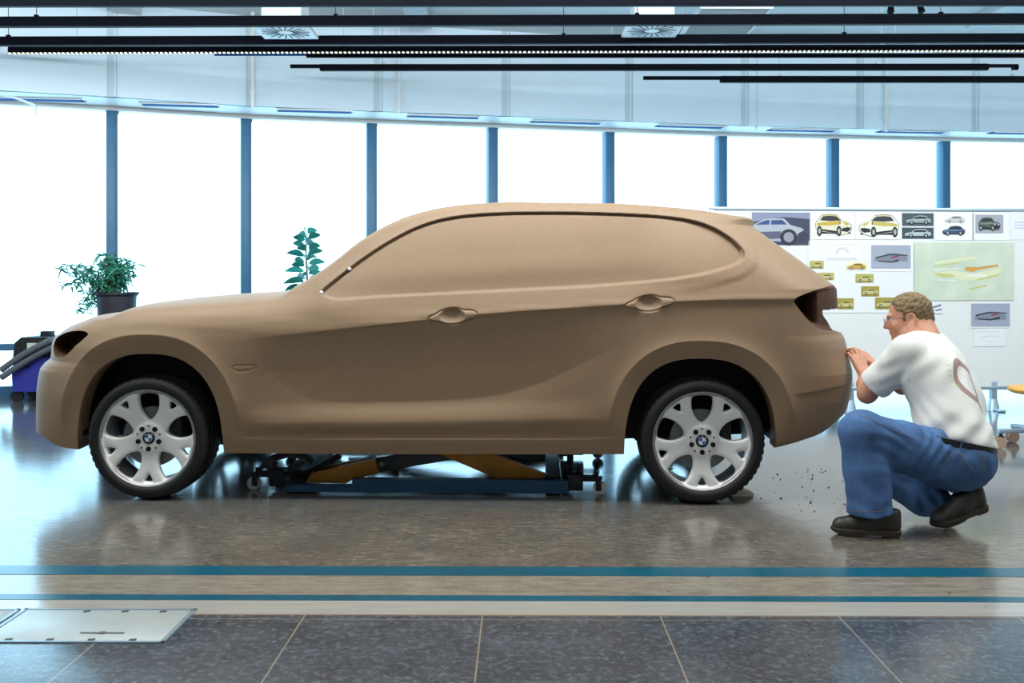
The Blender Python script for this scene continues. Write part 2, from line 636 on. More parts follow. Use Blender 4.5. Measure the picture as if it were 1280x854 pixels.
zbelt = fx([(390, 372), (425, 376), (500, 371), (620, 365.5), (760, 358), (860, 347.5), (918, 330), (935, 318)], .86)
HEAD = [(71, 447.5), (67.2, 441), (66.8, 432), (69.5, 424), (77, 418), (87, 414.3), (99, 413), (107, 414.2), (112, 417.5), (106, 423), (97, 431), (88, 440), (80, 447)]
head = spoly(HEAD, 2)
TAILL = [(991.5, 376), (997, 371), (1008, 366.5), (1024, 361), (1038, 356.6), (1042, 355.5), (1075, 355), (1078, 420), (1042, 413.5), (1030, 412.5), (1018, 408), (1008, 398.5), (998, 385.5)]
tail_ = spoly(TAILL, 2)
HAND = [(532.7, 398), (546.6, 391.8), (550.5, 389), (558.5, 386.3), (566, 385.2), (573, 385.7), (579, 388), (589, 387.8), (595.2, 390), (596.8, 394), (591.7, 398.6), (582.4, 400.6), (575.8, 403.7), (566.5, 405.8), (557, 405), (550.5, 402.6), (540, 402)]
hand1 = spoly(HAND, 1)
hand2 = spoly([(u + 246.3, v - 16) for u, v in HAND], 1)
CUPS = []
for du, dv in ((0, 0), (246.3, -16)):
    cx, cz = onsurf(565 + du, 395.8 + dv)
    CUPS.append((cx, cz, 0.066, 0.041))
cups = [np.array([(cx + rx * math.cos(t), cz + rz * math.sin(t)) for t in np.linspace(0, 2 * PI, 40, endpoint=False)]) for cx, cz, rx, rz in CUPS]
INDI = spoly([(290, 459), (296, 457), (318, 457), (320, 459.5), (312, 463), (300, 464.5), (293, 462.5)], 1)
AP2 = np.array([onsurf(402, 367), onsurf(420, 351), onsurf(437, 337)])


def features(x, z):
    """outward change of half width at car-local x,z"""
    d = np.zeros_like(x)
    zc = zcrease(x)
    A = sstep(xc0, xc1, x) * (1 - sstep(xc2, xc3, x))
    hin1 = poly_sdf(x, z, hand1)[0]
    hin2 = poly_sdf(x, z, hand2)[0]
    hmin = np.minimum(hin1, hin2)
    Ah = A * sstep(-0.004, 0.004, hmin)
    e = zc - z
    ep = np.maximum(e, 0)
    rear = sstep(xu(720), xu(820), x)
    d -= Ah * (0.016 - 0.004 * rear) * (1 - np.exp(-ep / 0.012)) * np.exp(-ep / (0.22 - 0.08 * rear))
    D = sstep(xs0, xs1, x) * (1 - sstep(xs2, xs3, x))
    zl = zscal(x)
    s = np.clip((zc - z) / np.maximum(zc - zl, 0.02), 0, None)
    dn = np.maximum(zl - z, 0)
    sc = np.where(s < 1, 0.022 * s ** 1.3, 0.022 * np.exp(-(dn / 0.070) ** 1.3))
    d -= D * sc * np.where(z < zc, 1, 0)
    # wheel-arch flares
    for (xc, a, zt_), pl in zip(ARCHES, arch_polys):
        k = (np.abs(x - xc) < a + 0.4) & (z < zt_ + 0.4)
        if k.any():
            ee = np.maximum(poly_sdf(x[k], z[k], pl)[0], 0)
            w0 = 0.10 if xc < 0 else 0.09
            f = np.where(ee < w0, 0.034 * (ee / w0) - 0.010, 0.024 * np.exp(-((ee - w0) / 0.055)))
            outer = sstep(0.30, 0.55, z[k])
            d[k] += f * outer
    # rear bumper shelf line
    k = x > xu(960)
    if k.any():
        eb = np.maximum(zbump(x[k]) - z[k], 0)
        d[k] -= sstep(xu(985), xu(1012), x[k]) * 0.010 * (1 - np.exp(-eb / 0.008)) * np.exp(-eb / 0.5)
    # handles: engraved outline, sunk cups
    for h, (cx, cz, rx, rz) in ((hin1, CUPS[0]), (hin2, CUPS[1])):
        d -= 0.008 * np.exp(-(h / 0.0036) ** 2)
    for cx, cz, rx, rz in CUPS:
        d -= 0.036 * np.clip(1 - ((x - cx) / rx) ** 2 - ((z - cz) / rz) ** 2, 0, 1) ** 0.7 * (1.0 + 0.25 * (z - cz) / rz)
    si = poly_sdf(x, z, INDI)[0]
    d -= 0.004 * np.exp(-(si / 0.004) ** 2)
    return d


def car_section_grid(nb, nt, ncap):
    """rows: flank from the bottom edge to the cant rail, then the crown to the centre line"""
    xs = []
    xmin, xmax = XN.min(), XT.max()
    cuts = [xmin]
    for xc, a, _z in ARCHES:
        cuts += [xc - a, xc + a]
    cuts.append(xmax)
    step = (xmax - xmin) / nb
    for i in range(len(cuts) - 1):
        a, b = cuts[i], cuts[i + 1]
        n = max(8, int((b - a) / step))
        t = np.linspace(0, 1, n, endpoint=False)
        if i == 0:
            t = 1 - (1 - t) ** 1.0
            n2 = int(n * 1.5)
            t = np.linspace(0, 1, n2, endpoint=False) ** 1.6
            xs.append(a + (b - a) * t)
        elif i == len(cuts) - 2:
            n2 = int(n * 2.2)
            t = np.linspace(0, 1, n2 + 1)
            xs.append(a + (b - a) * (1 - (1 - t) ** 1.5))
        elif i % 2 == 1:
            th = np.linspace(PI, 0, n, endpoint=False)
            c = np.cos(th)
            xs.append((a + b) / 2 + (b - a) / 2 * np.sign(c) * np.abs(c) ** (2 / NARC))
        else:
            xs.append(a + (b - a) * t)
    xs = np.concatenate(xs)
    keep = [xs[0]]
    lims = set(cuts)
    for x_ in xs[1:]:
        if x_ in lims:
            while len(keep) > 1 and x_ - keep[-1] < 0.0013 and keep[-1] not in lims:
                keep.pop()
            keep.append(x_)
        elif x_ - keep[-1] >= min(0.0013, step * 0.4) or x_ < xu(60) or x_ > xu(1060):
            keep.append(x_)
    xs = np.array(keep)
    zt_ = ztop_s(xs)
    xk = np.array([xmin, xu(70), xu(120), xu(200), xu(340), xu(375), xu(430), xu(520), xu(640), xu(850), xu(930), xu(950), xu(1040), xmax])
    ck = np.array([.012, .016, .045, .075, .085, .075, .066, .062, .060, .060, .055, .035, .012, .010])
    cap = np.interp(xs, xk, ck)
    zb = np.minimum(zbot(xs), zt_ - 0.03)
    ze = np.maximum(zt_ - cap, zb + 0.01)
    n1 = int(nt * 0.45)
    n2 = nt - n1
    eps = 1.2e-4
    t1 = np.linspace(0, 1, n1, endpoint=False)
    r2 = np.linspace(0.815, 1.53, n2)
    zm = np.maximum(np.minimum(0.815, ze - eps * n2), zb + 0.002)
    X = np.repeat(xs[:, None], nt, 1)
    up_ = np.minimum(r2[None], ze[:, None] - eps * (n2 - 1 - np.arange(n2))[None])
    up_ = np.maximum(up_, zm[:, None] + 1e-5 * np.arange(n2)[None])
    up_[:, -1] = ze
    Z = np.concatenate([zb[:, None] + (zm - zb)[:, None] * t1[None], up_], 1)
    return xs, zt_, ze, X, Z


def build_body(nb, nt, ncap, side, detail=True):
    xs, zt_, ze, X, Z = car_section_grid(nb, nt, ncap)
    n = len(xs)
    dxl = np.gradient(xs)[:, None]
    cell = np.clip(np.gradient(Z, axis=1), 0.001, 0.006) * 0.5 + 0.5 * np.clip(dxl, 0.001, 0.006)
    snapped = np.zeros_like(X, bool)
    for pl in (head, tail_, notch):
        sd, nx, nz = poly_sdf(X, Z, pl)
        k = (np.abs(sd) < 0.55 * cell) & ~snapped
        k[:, :1] = False
        k[:, -1:] = False
        X, Z = np.where(k, nx, X), np.where(k, nz, Z)
        snapped |= k
    W = Wbase(X, Z)
    taper = np.clip(W / 0.6, 0, 1)
    Wf = W + features(X.ravel(), Z.ravel()).reshape(X.shape) * taper
    # glazing area: sunk, with a narrow groove along pillar and roof
    sw, nwx, nwz = poly_sdf(X, Z, win)
    up = sstep(0.012, 0.05, nwz - zbelt(nwx))
    rearw = sstep(xu(820), xu(925), X)
    Wf = Wf - (0.010 + 0.009 * rearw) * np.where(up > 0.5, sstep(0.001, -0.004, sw), sstep(0.002, -0.016, sw))
    Wf = Wf - rearw * 0.008 * np.exp(-((sw + 0.006) / 0.006) ** 2) * (1 - up)
    Wf = Wf + 0.007 * rearw * sstep(-0.002, 0.001, sw) * (1 - sstep(0.045, 0.085, sw)) * sstep(0.95, 1.05, Z) - up * 0.013 * np.exp(-((sw + 0.006) / 0.0058) ** 2)
    Wf = Wf + 0.006 * np.exp(-np.maximum(sw, 0) / 0.02) * sstep(-0.002, 0.001, sw) * up
    sa = poly_sdf(X, Z, AP2, closed=False)[0]
    Wf = Wf - 0.007 * np.exp(-(sa / 0.004) ** 2)
    Wf = np.maximum(Wf, 0.0)
    nd = poly_sdf(X, Z, notch)[0]
    Wf = np.where(nd < 0, np.minimum(Wf, 0.02), Wf)
    # crown
    We, Wd = Wf[:, -1], (Wbase(xs, ze) - Wbase(xs, ze - 0.012))
    Zd = np.full(n, 0.012)
    slope = np.clip(Wd / np.maximum(Zd, 1e-4), -3.0, 0.0)
    ks = np.ones(7) / 7
    slope = np.convolve(np.pad(slope, 3, mode='edge'), ks, 'valid')
    capz = zt_ - ze
    s = np.linspace(0, 1, ncap + 1)[1:]
    p0y, p0z = We, ze
    p1z = ze + 0.62 * capz
    p1y = np.maximum(We + slope * 0.62 * capz, We * 0.55)
    p2y, p2z = We * 0.50, zt_ - 0.02 * capz
    B = [((1 - s) ** 3), 3 * s * (1 - s) ** 2, 3 * s * s * (1 - s), s ** 3]
    CY = p0y[:, None] * B[0] + p1y[:, None] * B[1] + p2y[:, None] * B[2]
    CZ = p0z[:, None] * B[0] + p1z[:, None] * B[1] + p2z[:, None] * B[2] + zt_[:, None] * B[3]
    # lip under the bottom edge
    lipd = np.full(n, 0.13)
    lipd = np.minimum(lipd, Wf[:, 0] * 0.6)
    LY = np.stack([Wf[:, 0] - lipd, Wf[:, 0] - lipd * 0.5, Wf[:, 0] - 0.012], 1)
    LZ = np.stack([Z[:, 0] + 0.004, Z[:, 0], Z[:, 0] - 0.002], 1)
    LX = np.repeat(xs[:, None], 3, 1)
    AX = np.concatenate([LX, X, np.repeat(xs[:, None], ncap, 1)], 1)
    AY = np.concatenate([LY, Wf, CY], 1)
    AZ = np.concatenate([LZ, Z, CZ], 1)
    m = AX.shape[1]
    V = np.stack([AX, -AY * side, AZ], -1).reshape(-1, 3)
    idx = np.arange(n * m).reshape(n, m)
    q = np.stack([idx[:-1, :-1], idx[1:, :-1], idx[1:, 1:], idx[:-1, 1:]], -1).reshape(-1, 4)
    if side < 0:
        q = q[:, ::-1]
    cen = V[q].mean(1)
    row = np.tile(np.arange(m - 1), n - 1)
    flank = (row >= 3) & (row < 3 + nt - 1)
    lab = np.zeros(len(q), int)
    for j, pl in enumerate((win, head, tail_, cups[0], cups[1])):
        sd = poly_sdf(cen[:, 0], cen[:, 2], pl)[0]
        sel = (sd < 0) & flank
        if pl is tail_:
            sel &= np.abs(cen[:, 1]) > 0.40
        lab[sel] = j + 1
    # one set of vertex normals for the whole skin, so that its parts meet without a seam
    fn = np.cross(V[q[:, 2]] - V[q[:, 0]], V[q[:, 3]] - V[q[:, 1]])
    fn /= np.linalg.norm(fn, axis=1)[:, None] + 1e-12
    vn = np.zeros_like(V)
    for c in range(4):
        a = V[q[:, (c + 1) % 4]] - V[q[:, c]]
        b = V[q[:, (c - 1) % 4]] - V[q[:, c]]
        a /= np.linalg.norm(a, axis=1)[:, None] + 1e-12
        b /= np.linalg.norm(b, axis=1)[:, None] + 1e-12
        w = np.arccos(np.clip((a * b).sum(1), -1, 1))
        for k in range(3):
            vn[:, k] += np.bincount(q[:, c], weights=fn[:, k] * w, minlength=len(V))
    vn /= np.linalg.norm(vn, axis=1)[:, None] + 1e-12
    return V, q, lab, vn


def sub_mesh(V, q):
    used, invx = np.unique(q, return_inverse=True)
    return V[used], invx.reshape(q.shape), used


car = thing('clay_car_model', 'full-size brown clay car model with silver alloy wheels standing over a low lift', 'car model', CAR_LOC, CAR_YAW)


def sink(Vs, qs, poly, depth_fn, side, zc=None):
    """push the interior vertices of a cut-out inwards"""
    sd = poly_sdf(Vs[:, 0], Vs[:, 2], poly)[0]
    k = sd < -0.0015
    Vs = Vs.copy()
    Vs[:, 1] += side * np.where(k, depth_fn(sd, Vs), 0)
    return Vs


notch = np.array([onsurf(u, v) for u, v in NOTCH_PX])
xl0, xl1 = onsurf(1008, 380)[0], onsurf(1024, 380)[0]


def tail_sink(sd, P):
    deep = 0.17 * (1 - sstep(xl0, xl1, P[:, 0])) + 0.02
    return np.minimum(deep * sstep(0, -0.022, sd), np.abs(P[:, 1]) * 0.8)


for side, (nb, nt, nc) in ((1, (1150, 340, 26)), (-1, (300, 110, 14))):
    V, q, lab, vn = build_body(nb, nt, nc, side)
    Vs, qs, _u = sub_mesh(V, q[lab == 0])
    o = mesh_obj('clay_body', Vs, qs, M['clay'], car, angle=None)
    if len(o.data.vertices) == len(_u):
        o.data.normals_split_custom_set_from_vertices([tuple(t) for t in vn[_u]])
    for j, nm, poly, fn, mt in (
            (1, 'side_glazing', win, lambda sd, P: 0.0, M['clay']),
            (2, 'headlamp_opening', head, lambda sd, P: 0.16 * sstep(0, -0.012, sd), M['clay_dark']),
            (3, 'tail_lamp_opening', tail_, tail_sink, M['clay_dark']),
            (4, 'door_handle_cup', cups[0], None, M['clay']),
            (5, 'door_handle_cup', cups[1], None, M['clay'])):
        if not (lab == j).any():
            continue
        Vs, qs, _u = sub_mesh(V, q[lab == j])
        if fn is None:
            fn = lambda sd, P: 0.0
        Vs = sink(Vs, qs, poly, fn, side)
        o = mesh_obj(nm, Vs, qs, mt, car, angle=None)
        if j in (1, 4, 5) and len(o.data.vertices) == len(_u):
            o.data.normals_split_custom_set_from_vertices([tuple(t) for t in vn[_u]])

# wheel wells, underbody
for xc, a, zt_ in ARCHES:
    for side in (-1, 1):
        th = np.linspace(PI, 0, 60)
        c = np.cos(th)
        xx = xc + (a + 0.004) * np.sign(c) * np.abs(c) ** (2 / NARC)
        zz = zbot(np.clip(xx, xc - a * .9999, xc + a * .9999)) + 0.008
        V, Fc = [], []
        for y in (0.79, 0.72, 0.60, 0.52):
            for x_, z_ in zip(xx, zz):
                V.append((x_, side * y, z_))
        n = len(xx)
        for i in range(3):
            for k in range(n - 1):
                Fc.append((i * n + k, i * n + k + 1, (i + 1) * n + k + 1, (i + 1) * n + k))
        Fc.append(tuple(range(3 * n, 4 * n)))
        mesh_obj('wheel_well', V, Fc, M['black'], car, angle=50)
ub = MB()
xa, xb = ARCHES[0][0] + ARCHES[0][1], ARCHES[1][0] - ARCHES[1][1]
ub.box(((xa + xb) / 2, 0, 0.33), (xb - xa - 0.02, 1.46, 0.12), bev=0.02)
ub.box((0.0, 0, 0.47), (3.9, 0.9, 0.2), bev=0.03)
for xc, a, _z in ARCHES:
    ub.cyl((xc, -0.70, 0.317), (xc, 0.70, 0.317), 0.035)
ub.build('underbody', M['black'], car)
# little white marker pins on the quarter light
mp = MB()
for u, v in ((436.5, 336.5), (401.5, 366)):
    x, z = onsurf(u, v)
    w = float(Wbase(np.array([x]), np.array([z]))[0])
    pm = MB()
    pm.ball((x, -w + 0.006, z), 0.011, 12)
    pm.build('marker_pin', M['white'], car)


# ---- wheels
def wheel_face(R):
    """the five-armed face as a polar height field with window openings"""
    nr, na = 56, 400
    holes = []
    win_p = smooth_poly([(0.935, -0.20), (0.935, 0.20), (0.80, 0.225), (0.62, 0.205), (0.47, 0.13), (0.345, 0.0), (0.47, -0.13), (0.62, -0.205), (0.80, -0.225)], 2)
    tri_p = smooth_poly([(0.725, 0.0), (0.80, 0.05), (0.895, 0.10), (0.905, 0.0), (0.895, -0.10), (0.80, -0.05)], 2)
    for k in range(5):
        for poly, off in ((win_p, 90), (tri_p, 270)):
            t = math.radians(off + 72 * k)
            ca, sa = math.cos(t), math.sin(t)
            holes.append(np.stack([poly[:, 0] * ca - poly[:, 1] * sa, poly[:, 0] * sa + poly[:, 1] * ca], 1) * R)
    r = np.linspace(0.135, 1.0, nr) * R
    th = np.linspace(0, 2 * PI, na, endpoint=False)
    X = r[:, None] * np.cos(th)[None]
    Z = r[:, None] * np.sin(th)[None]
    X, Z = X.ravel(), Z.ravel()
    best = np.full(X.shape, 1e9)
    bx, bz = X.copy(), Z.copy()
    for h in holes:
        sd, nx, nz = poly_sdf(X, Z, h)
        k = sd < best
        best = np.where(k, sd, best)
        bx, bz = np.where(k, nx, bx), np.where(k, nz, bz)
    sn = np.abs(best) < 0.0024
    X, Z = np.where(sn, bx, X), np.where(sn, bz, Z)
    best = np.where(sn, 0, best)
    rr = np.sqrt(X * X + Z * Z) / R
    y = pchip([0.0, 0.14, 0.26, 0.36, 0.6, 0.85, 0.93, 0.97, 1.0], [0.022, 0.020, 0.020, 0.027, 0.020, 0.010, 0.008, 0.0, 0.004], rr)
    y = y + 0.010 * np.exp(-np.maximum(best, 0) / 0.006)
    # crease along each arm
    idx = np.arange(nr * na).reshape(nr, na)
    q = np.stack([idx[:-1], np.roll(idx[:-1], -1, 1), np.roll(idx[1:], -1, 1), idx[1:]], -1).reshape(-1, 4)
    cx, cz = X[q].mean(1), Z[q].mean(1)
    inside = np.zeros(len(q), bool)
    for h in holes:
        inside |= poly_sdf(cx, cz, h)[0] < 0
    q = q[~inside]
    V = np.stack([X, y, Z], -1)
    Vs, qs, _ = sub_mesh(V, q)
    # thickness: back copy and side walls along open edges
    n = len(Vs)
    back = Vs.copy()
    back[:, 1] += 0.028
    e = np.concatenate([qs[:, [0, 1]], qs[:, [1, 2]], qs[:, [2, 3]], qs[:, [3, 0]]])
    key = np.sort(e, 1)
    kk = key[:, 0].astype(np.int64) * (n + 1) + key[:, 1]
    _, first, cnt = np.unique(kk, return_index=True, return_counts=True)
    be = e[first[cnt == 1]]
    walls = np.stack([be[:, 1], be[:, 0], be[:, 0] + n, be[:, 1] + n], 1)
    return np.vstack([Vs, back]), np.vstack([qs, qs[:, ::-1] + n, walls])


RIM, TYR, TW = 0.248, 0.3165, 0.235
wv, wq = wheel_face(RIM)


def make_wheel():
    """local: axle along y, outer face towards -y, origin at the outer tyre plane"""
    w = mesh_obj('wheel', wv, wq, M['alloy'], car, angle=38)
    b = MB()
    b.lathe([(RIM + 0.006, -0.002), (RIM - 0.004, -0.004), (RIM - 0.012, 0.004), (RIM - 0.016, 0.03), (RIM - 0.022, 0.09), (RIM - 0.024, 0.17), (RIM - 0.010, TW - 0.015), (RIM, TW - 0.01)], axis=(0, 1, 0), seg=96)
    b.build('rim_barrel', M['alloy_in'], w, angle=50)
    t = MB()
    R = TYR
    t.lathe([(RIM - 0.001, 0.006), (RIM + 0.004, -0.003), (RIM + 0.010, -0.008), (RIM + 0.022, -0.012), (RIM + 0.040, -0.010), (R - 0.016, -0.001), (R - 0.006, 0.010), (R - 0.002, 0.022),
             (R, 0.05), (R, 0.062), (R - 0.008, 0.064), (R - 0.008, 0.072), (R, 0.074), (R + .001, 0.105), (R - 0.008, 0.107), (R - 0.008, 0.116), (R + .001, 0.118), (R, 0.15), (R - 0.008, 0.152), (R - 0.008, 0.16), (R, 0.162),
             (R - 0.002, TW - 0.022), (R - 0.006, TW - 0.010), (R - 0.016, TW), (RIM + 0.03, TW + 0.008), (RIM + 0.004, TW), (RIM - 0.001, TW - 0.012)], axis=(0, 1, 0), seg=160, closed=False)
    for v in t.bm.verts:           # shoulder blocks
        rr = math.hypot(v.co.x, v.co.z)
        if rr > R - 0.007 and (0.005 < v.co.y < 0.03 or TW - 0.03 < v.co.y < TW - 0.005):
            k = int(round(math.atan2(v.co.z, v.co.x) / (2 * PI) * 160))
            if k % 3 == 0:
                s = (rr - 0.006) / rr
                v.co.x *= s
                v.co.z *= s
    t.build('tyre', M['rubber'], w, angle=30)
    d = MB()
    d.lathe([(0.06, 0.075), (0.155, 0.075), (0.155, 0.098), (0.06, 0.098)], axis=(0, 1, 0), seg=64)
    d.build('brake_disc', M['steel'], w)
    c = MB()
    c.box((0.125, 0.09, 0.03), (0.06, 0.06, 0.15), bev=0.012)
    c.build('brake_caliper', M['dsteel'], w)
    hb = MB()
    hb.lathe([(0.0, 0.022), (0.030, 0.022), (0.034, 0.024), (0.052, 0.024), (0.058, 0.04), (0.06, 0.10)], axis=(0, 1, 0), seg=48)
    hb.build('hub', M['alloy'], w)
    em = MB()
    em.mi = 0
    em.lathe([(0.0, 0.0165), (0.0275, 0.0165), (0.031, 0.0185), (0.0315, 0.023)], axis=(0, 1, 0), seg=48)
    for k in range(4):
        em.mi = 1 if k % 2 == 0 else 2
        a0 = k * PI / 2
        pts = [(0, 0)] + [(0.0185 * math.cos(a0 + i * PI / 20), 0.0185 * math.sin(a0 + i * PI / 20)) for i in range(11)]
        em.prism(pts, (0, 0.0165, 0), (1, 0, 0), (0, 0, 1), 0.0012)
    em.mi = 3
    em.lathe([(0.0185, 0.0165), (0.0188, 0.0150), (0.0196, 0.0150), (0.0199, 0.0165)], axis=(0, 1, 0), seg=40)
    eo = em.build('emblem', [M['black'], M['white'], M['blue'], M['alloy']], w)
    # letters round the ring of the emblem
    for ch, adeg in (('B', 135), ('M', 90), ('W', 45)):
        cu = bpy.data.curves.new('letter', 'FONT')
        cu.body = ch
        cu.size = 0.0098
        cu.align_x, cu.align_y = 'CENTER', 'CENTER'
        cu.extrude = 0.0003
        tmp = bpy.data.objects.new('letter', cu)
        COL.objects.link(tmp)
        me = bpy.data.meshes.new_from_object(tmp.evaluated_get(bpy.context.evaluated_depsgraph_get()))
        bpy.data.objects.remove(tmp)
        a = math.radians(adeg)
        me.transform(Matrix.Translation((0.0252 * math.cos(a), 0.0155, 0.0252 * math.sin(a))) @ Matrix.Rotation(-(a - PI / 2), 4, 'Y') @ Matrix.Rotation(PI / 2, 4, 'X'))
        me.materials.clear()
        me.materials.append(M['white'])
        o = bpy.data.objects.new('emblem_letter', me)
        link(o, w)
    for k in range(5):
        a = math.radians(270 + 72 * k)
        bm_ = MB()
        cx, cz = 0.056 * math.cos(a), 0.056 * math.sin(a)
        bm_.cyl((cx, 0.0125, cz), (cx, 0.035, cz), 0.0125, 0.0125, 20)
        bm_.cyl((cx, 0.0095, cz), (cx, 0.0135, cz), 0.008, 0.008, 6)
        bm_.build('lug_bolt', M['bolt'], w)
        a += PI / 5
        pn = MB()
        pn.cyl((0.062 * math.cos(a), 0.0165, 0.062 * math.sin(a)), (0.062 * math.cos(a), 0.03, 0.062 * math.sin(a)), 0.0045, seg=12)
        pn.build('hub_rivet', M['bolt'], w)
    vv = MB()
    a = math.radians(222)
    vv.tube([(0.222 * math.cos(a), 0.03, 0.222 * math.sin(a)), (0.205 * math.cos(a), 0.0, 0.205 * math.sin(a))], 0.004, 8)
    vv.build('tyre_valve', M['bolt'], w)
    return w


w0 = make_wheel()


def copy_part(o, parent):
    c = o.copy()
    COL.objects.link(c)
    c.parent = parent
    for ch in o.children:
        copy_part(ch, c)
    return c


fxw, fzw = inv(184, 548, .885)
rxw, rzw = inv(878.5, 556, .885)
spots = [(fxw, -0.885, 0.0), (rxw, -0.885, 0.0), (fxw, 0.885, PI), (rxw, 0.885, PI)]
for i, (x, y, r) in enumerate(spots):
    w = w0 if i == 0 else copy_part(w0, car)
    w.location = (x, y, TYR + 0.001)
    w.rotation_euler = (0, 0, r)
# ================================================================== the hall
FLOOR_ROT = math.radians(-0.5)      # the floor markings run almost square to the view


def floor_material():
    m = bpy.data.materials.new('hall_floor')
    m.use_nodes = True
    nt = m.node_tree
    N, L = nt.nodes, nt.links
    b = N['Principled BSDF']
    tc = N.new('ShaderNodeTexCoord')
    sp = N.new('ShaderNodeSeparateXYZ')
    L.new(tc.outputs['Object'], sp.inputs[0])
    X, Y = sp.outputs['X'], sp.outputs['Y']

    def math_(op, a, b_=None, c=None):
        n = N.new('ShaderNodeMath')
        n.operation = op
        for i, v in enumerate((a, b_, c)):
            if v is None:
                continue
            if isinstance(v, (int, float)):
                n.inputs[i].default_value = v
            else:
                L.new(v, n.inputs[i])
        return n.outputs[0]

    def noise(scale, detail=6, sx=1, sy=1, rough=0.6):
        mp = N.new('ShaderNodeMapping')
        mp.inputs['Scale'].default_value = (sx, sy, 1)
        L.new(tc.outputs['Object'], mp.inputs[0])
        n = N.new('ShaderNodeTexNoise')
        n.inputs['Scale'].default_value = scale
        n.inputs['Detail'].default_value = detail
        n.inputs['Roughness'].default_value = rough
        L.new(mp.outputs[0], n.inputs['Vector'])
        return n.outputs['Fac']

    def mix(f, a, b_):
        n = N.new('ShaderNodeMix')
        n.data_type = 'RGBA'
        if isinstance(f, (int, float)):
            n.inputs[0].default_value = f
        else:
            L.new(f, n.inputs[0])
        for i, v in ((6, a), (7, b_)):
            if isinstance(v, tuple):
                n.inputs[i].default_value = v
            else:
                L.new(v, n.inputs[i])
        return n.outputs[2]

    def band(y0, y1):
        return math_('MULTIPLY', math_('GREATER_THAN', Y, y0), math_('LESS_THAN', Y, y1))

    def ramp(v, a, b_):
        r = N.new('ShaderNodeMapRange')
        r.inputs['From Min'].default_value = a
        r.inputs['From Max'].default_value = b_
        L.new(v, r.inputs['Value'])
        return r.outputs[0]

    # worn brownish stone of the main floor
    n1, n2, n3 = noise(3.0, 8), noise(14, 8, 0.5, 2.0, 0.7), noise(70, 4, 0.25, 1.5, 0.7)
    main = mix(ramp(n1, 0.35, 0.7), lin(92, 86, 79), lin(122, 114, 103))
    main = mix(ramp(n2, 0.42, 0.66), main, lin(76, 73, 69))
    main = mix(math_('MULTIPLY', ramp(n3, 0.54, 0.68), 0.65), main, lin(178, 166, 146))
    # fine scored grid, 0.30 m
    gx = math_('LESS_THAN', math_('ABSOLUTE', math_('SUBTRACT', math_('FRACT', math_('MULTIPLY', X, 1 / 0.15)), 0.5)), 0.012)
    gy = math_('LESS_THAN', math_('ABSOLUTE', math_('SUBTRACT', math_('FRACT', math_('MULTIPLY', Y, 1 / 0.30)), 0.5)), 0.010)
    g = math_('MULTIPLY', math_('MAXIMUM', gx, gy), math_('MULTIPLY', ramp(n2, 0.35, 0.6), 0.22))
    main = mix(g, main, lin(168, 152, 126))
    # the car's contact shadow painted as a darker, cooler tone from there backwards
    far = math_('MULTIPLY', ramp(math_('ADD', Y, math_('MULTIPLY', n2, 0.35)), 4.85, 5.45), 0.75)
    far_shade = mix(ramp(n1, 0.3, 0.7), lin(74, 78, 82), lin(90, 93, 95))
    far_shade = mix(math_('MULTIPLY', ramp(n2, 0.5, 0.7), 0.4), far_shade, lin(62, 66, 72))
    far_shade = mix(math_('MULTIPLY', g, 0.5), far_shade, lin(120, 120, 116))
    main = mix(far, main, far_shade)
    # the pale border strip
    n4 = noise(9, 6, 0.4, 3)
    pale = mix(ramp(n4, 0.3, 0.7), lin(158, 156, 150), lin(172, 170, 163))
    # dark slabs in front
    n5, n6 = noise(5, 8, 1, 1, 0.7), noise(38, 8, 1, 1, 0.75)
    dark = mix(ramp(n5, 0.3, 0.7), lin(50, 56, 64), lin(86, 93, 102))
    dark = mix(math_('MULTIPLY', ramp(n6, 0.50, 0.68), 0.7), dark, lin(134, 136, 138))
    dark = mix(math_('MULTIPLY', ramp(n6, 0.46, 0.30), 0.5), dark, lin(44, 46, 50))
    # joints of the dark slabs: crossing joints 0.60 m apart and one long joint
    tx = math_('ABSOLUTE', math_('SUBTRACT', math_('FRACT', math_('ADD', math_('MULTIPLY', X, 1 / 0.598), JOFF)), 0.5))
    jx = math_('LESS_THAN', tx, 0.0045)
    jy = band(3.350, 3.354)
    jj = math_('MAXIMUM', jx, jy)
    dark = mix(math_('MULTIPLY', jj, 0.9), dark, lin(150, 138, 120))
    col = mix(math_('LESS_THAN', Y, 3.600), main, pale)
    col = mix(math_('LESS_THAN', Y, 3.396), col, dark)
    edge = band(3.392, 3.402)
    col = mix(edge, col, lin(150, 124, 100))
    # pale smears on the strip between the blue lines
    mid = math_('MULTIPLY', band(3.60, 3.85), 0.55)
    col = mix(math_('MULTIPLY', mid, ramp(n2, 0.3, 0.6)), col, lin(176, 166, 150))
    L.new(col, b.inputs['Base Color'])
    rg = math_('ADD', math_('MULTIPLY', ramp(n2, 0.3, 0.7), 0.09), 0.08)
    rg = math_('ADD', rg, math_('MULTIPLY', math_('LESS_THAN', Y, 3.396), 0.03))
    rg = math_('ADD', rg, math_('MULTIPLY', math_('MULTIPLY', math_('GREATER_THAN', Y, 3.60), math_('SUBTRACT', 1.0, ramp(Y, 4.6, 5.2))), 0.05))
    L.new(rg, b.inputs['Roughness'])
    b.inputs['Specular IOR Level'].default_value = 0.9
    bp = N.new('ShaderNodeBump')
    bp.inputs['Strength'].default_value = 0.06
    bp.inputs['Distance'].default_value = 0.004
    L.new(noise(26, 4, 1, 1.0), bp.inputs['Height'])
    L.new(bp.outputs[0], b.inputs['Normal'])
    return m


_p = on_floor(603, 770)
JOFF = 0.5 - ((_p.x * math.cos(FLOOR_ROT) + _p.y * math.sin(FLOOR_ROT)) / 0.598) % 1.0
XL, XR, YB = -7.6, 8.2, -4.0
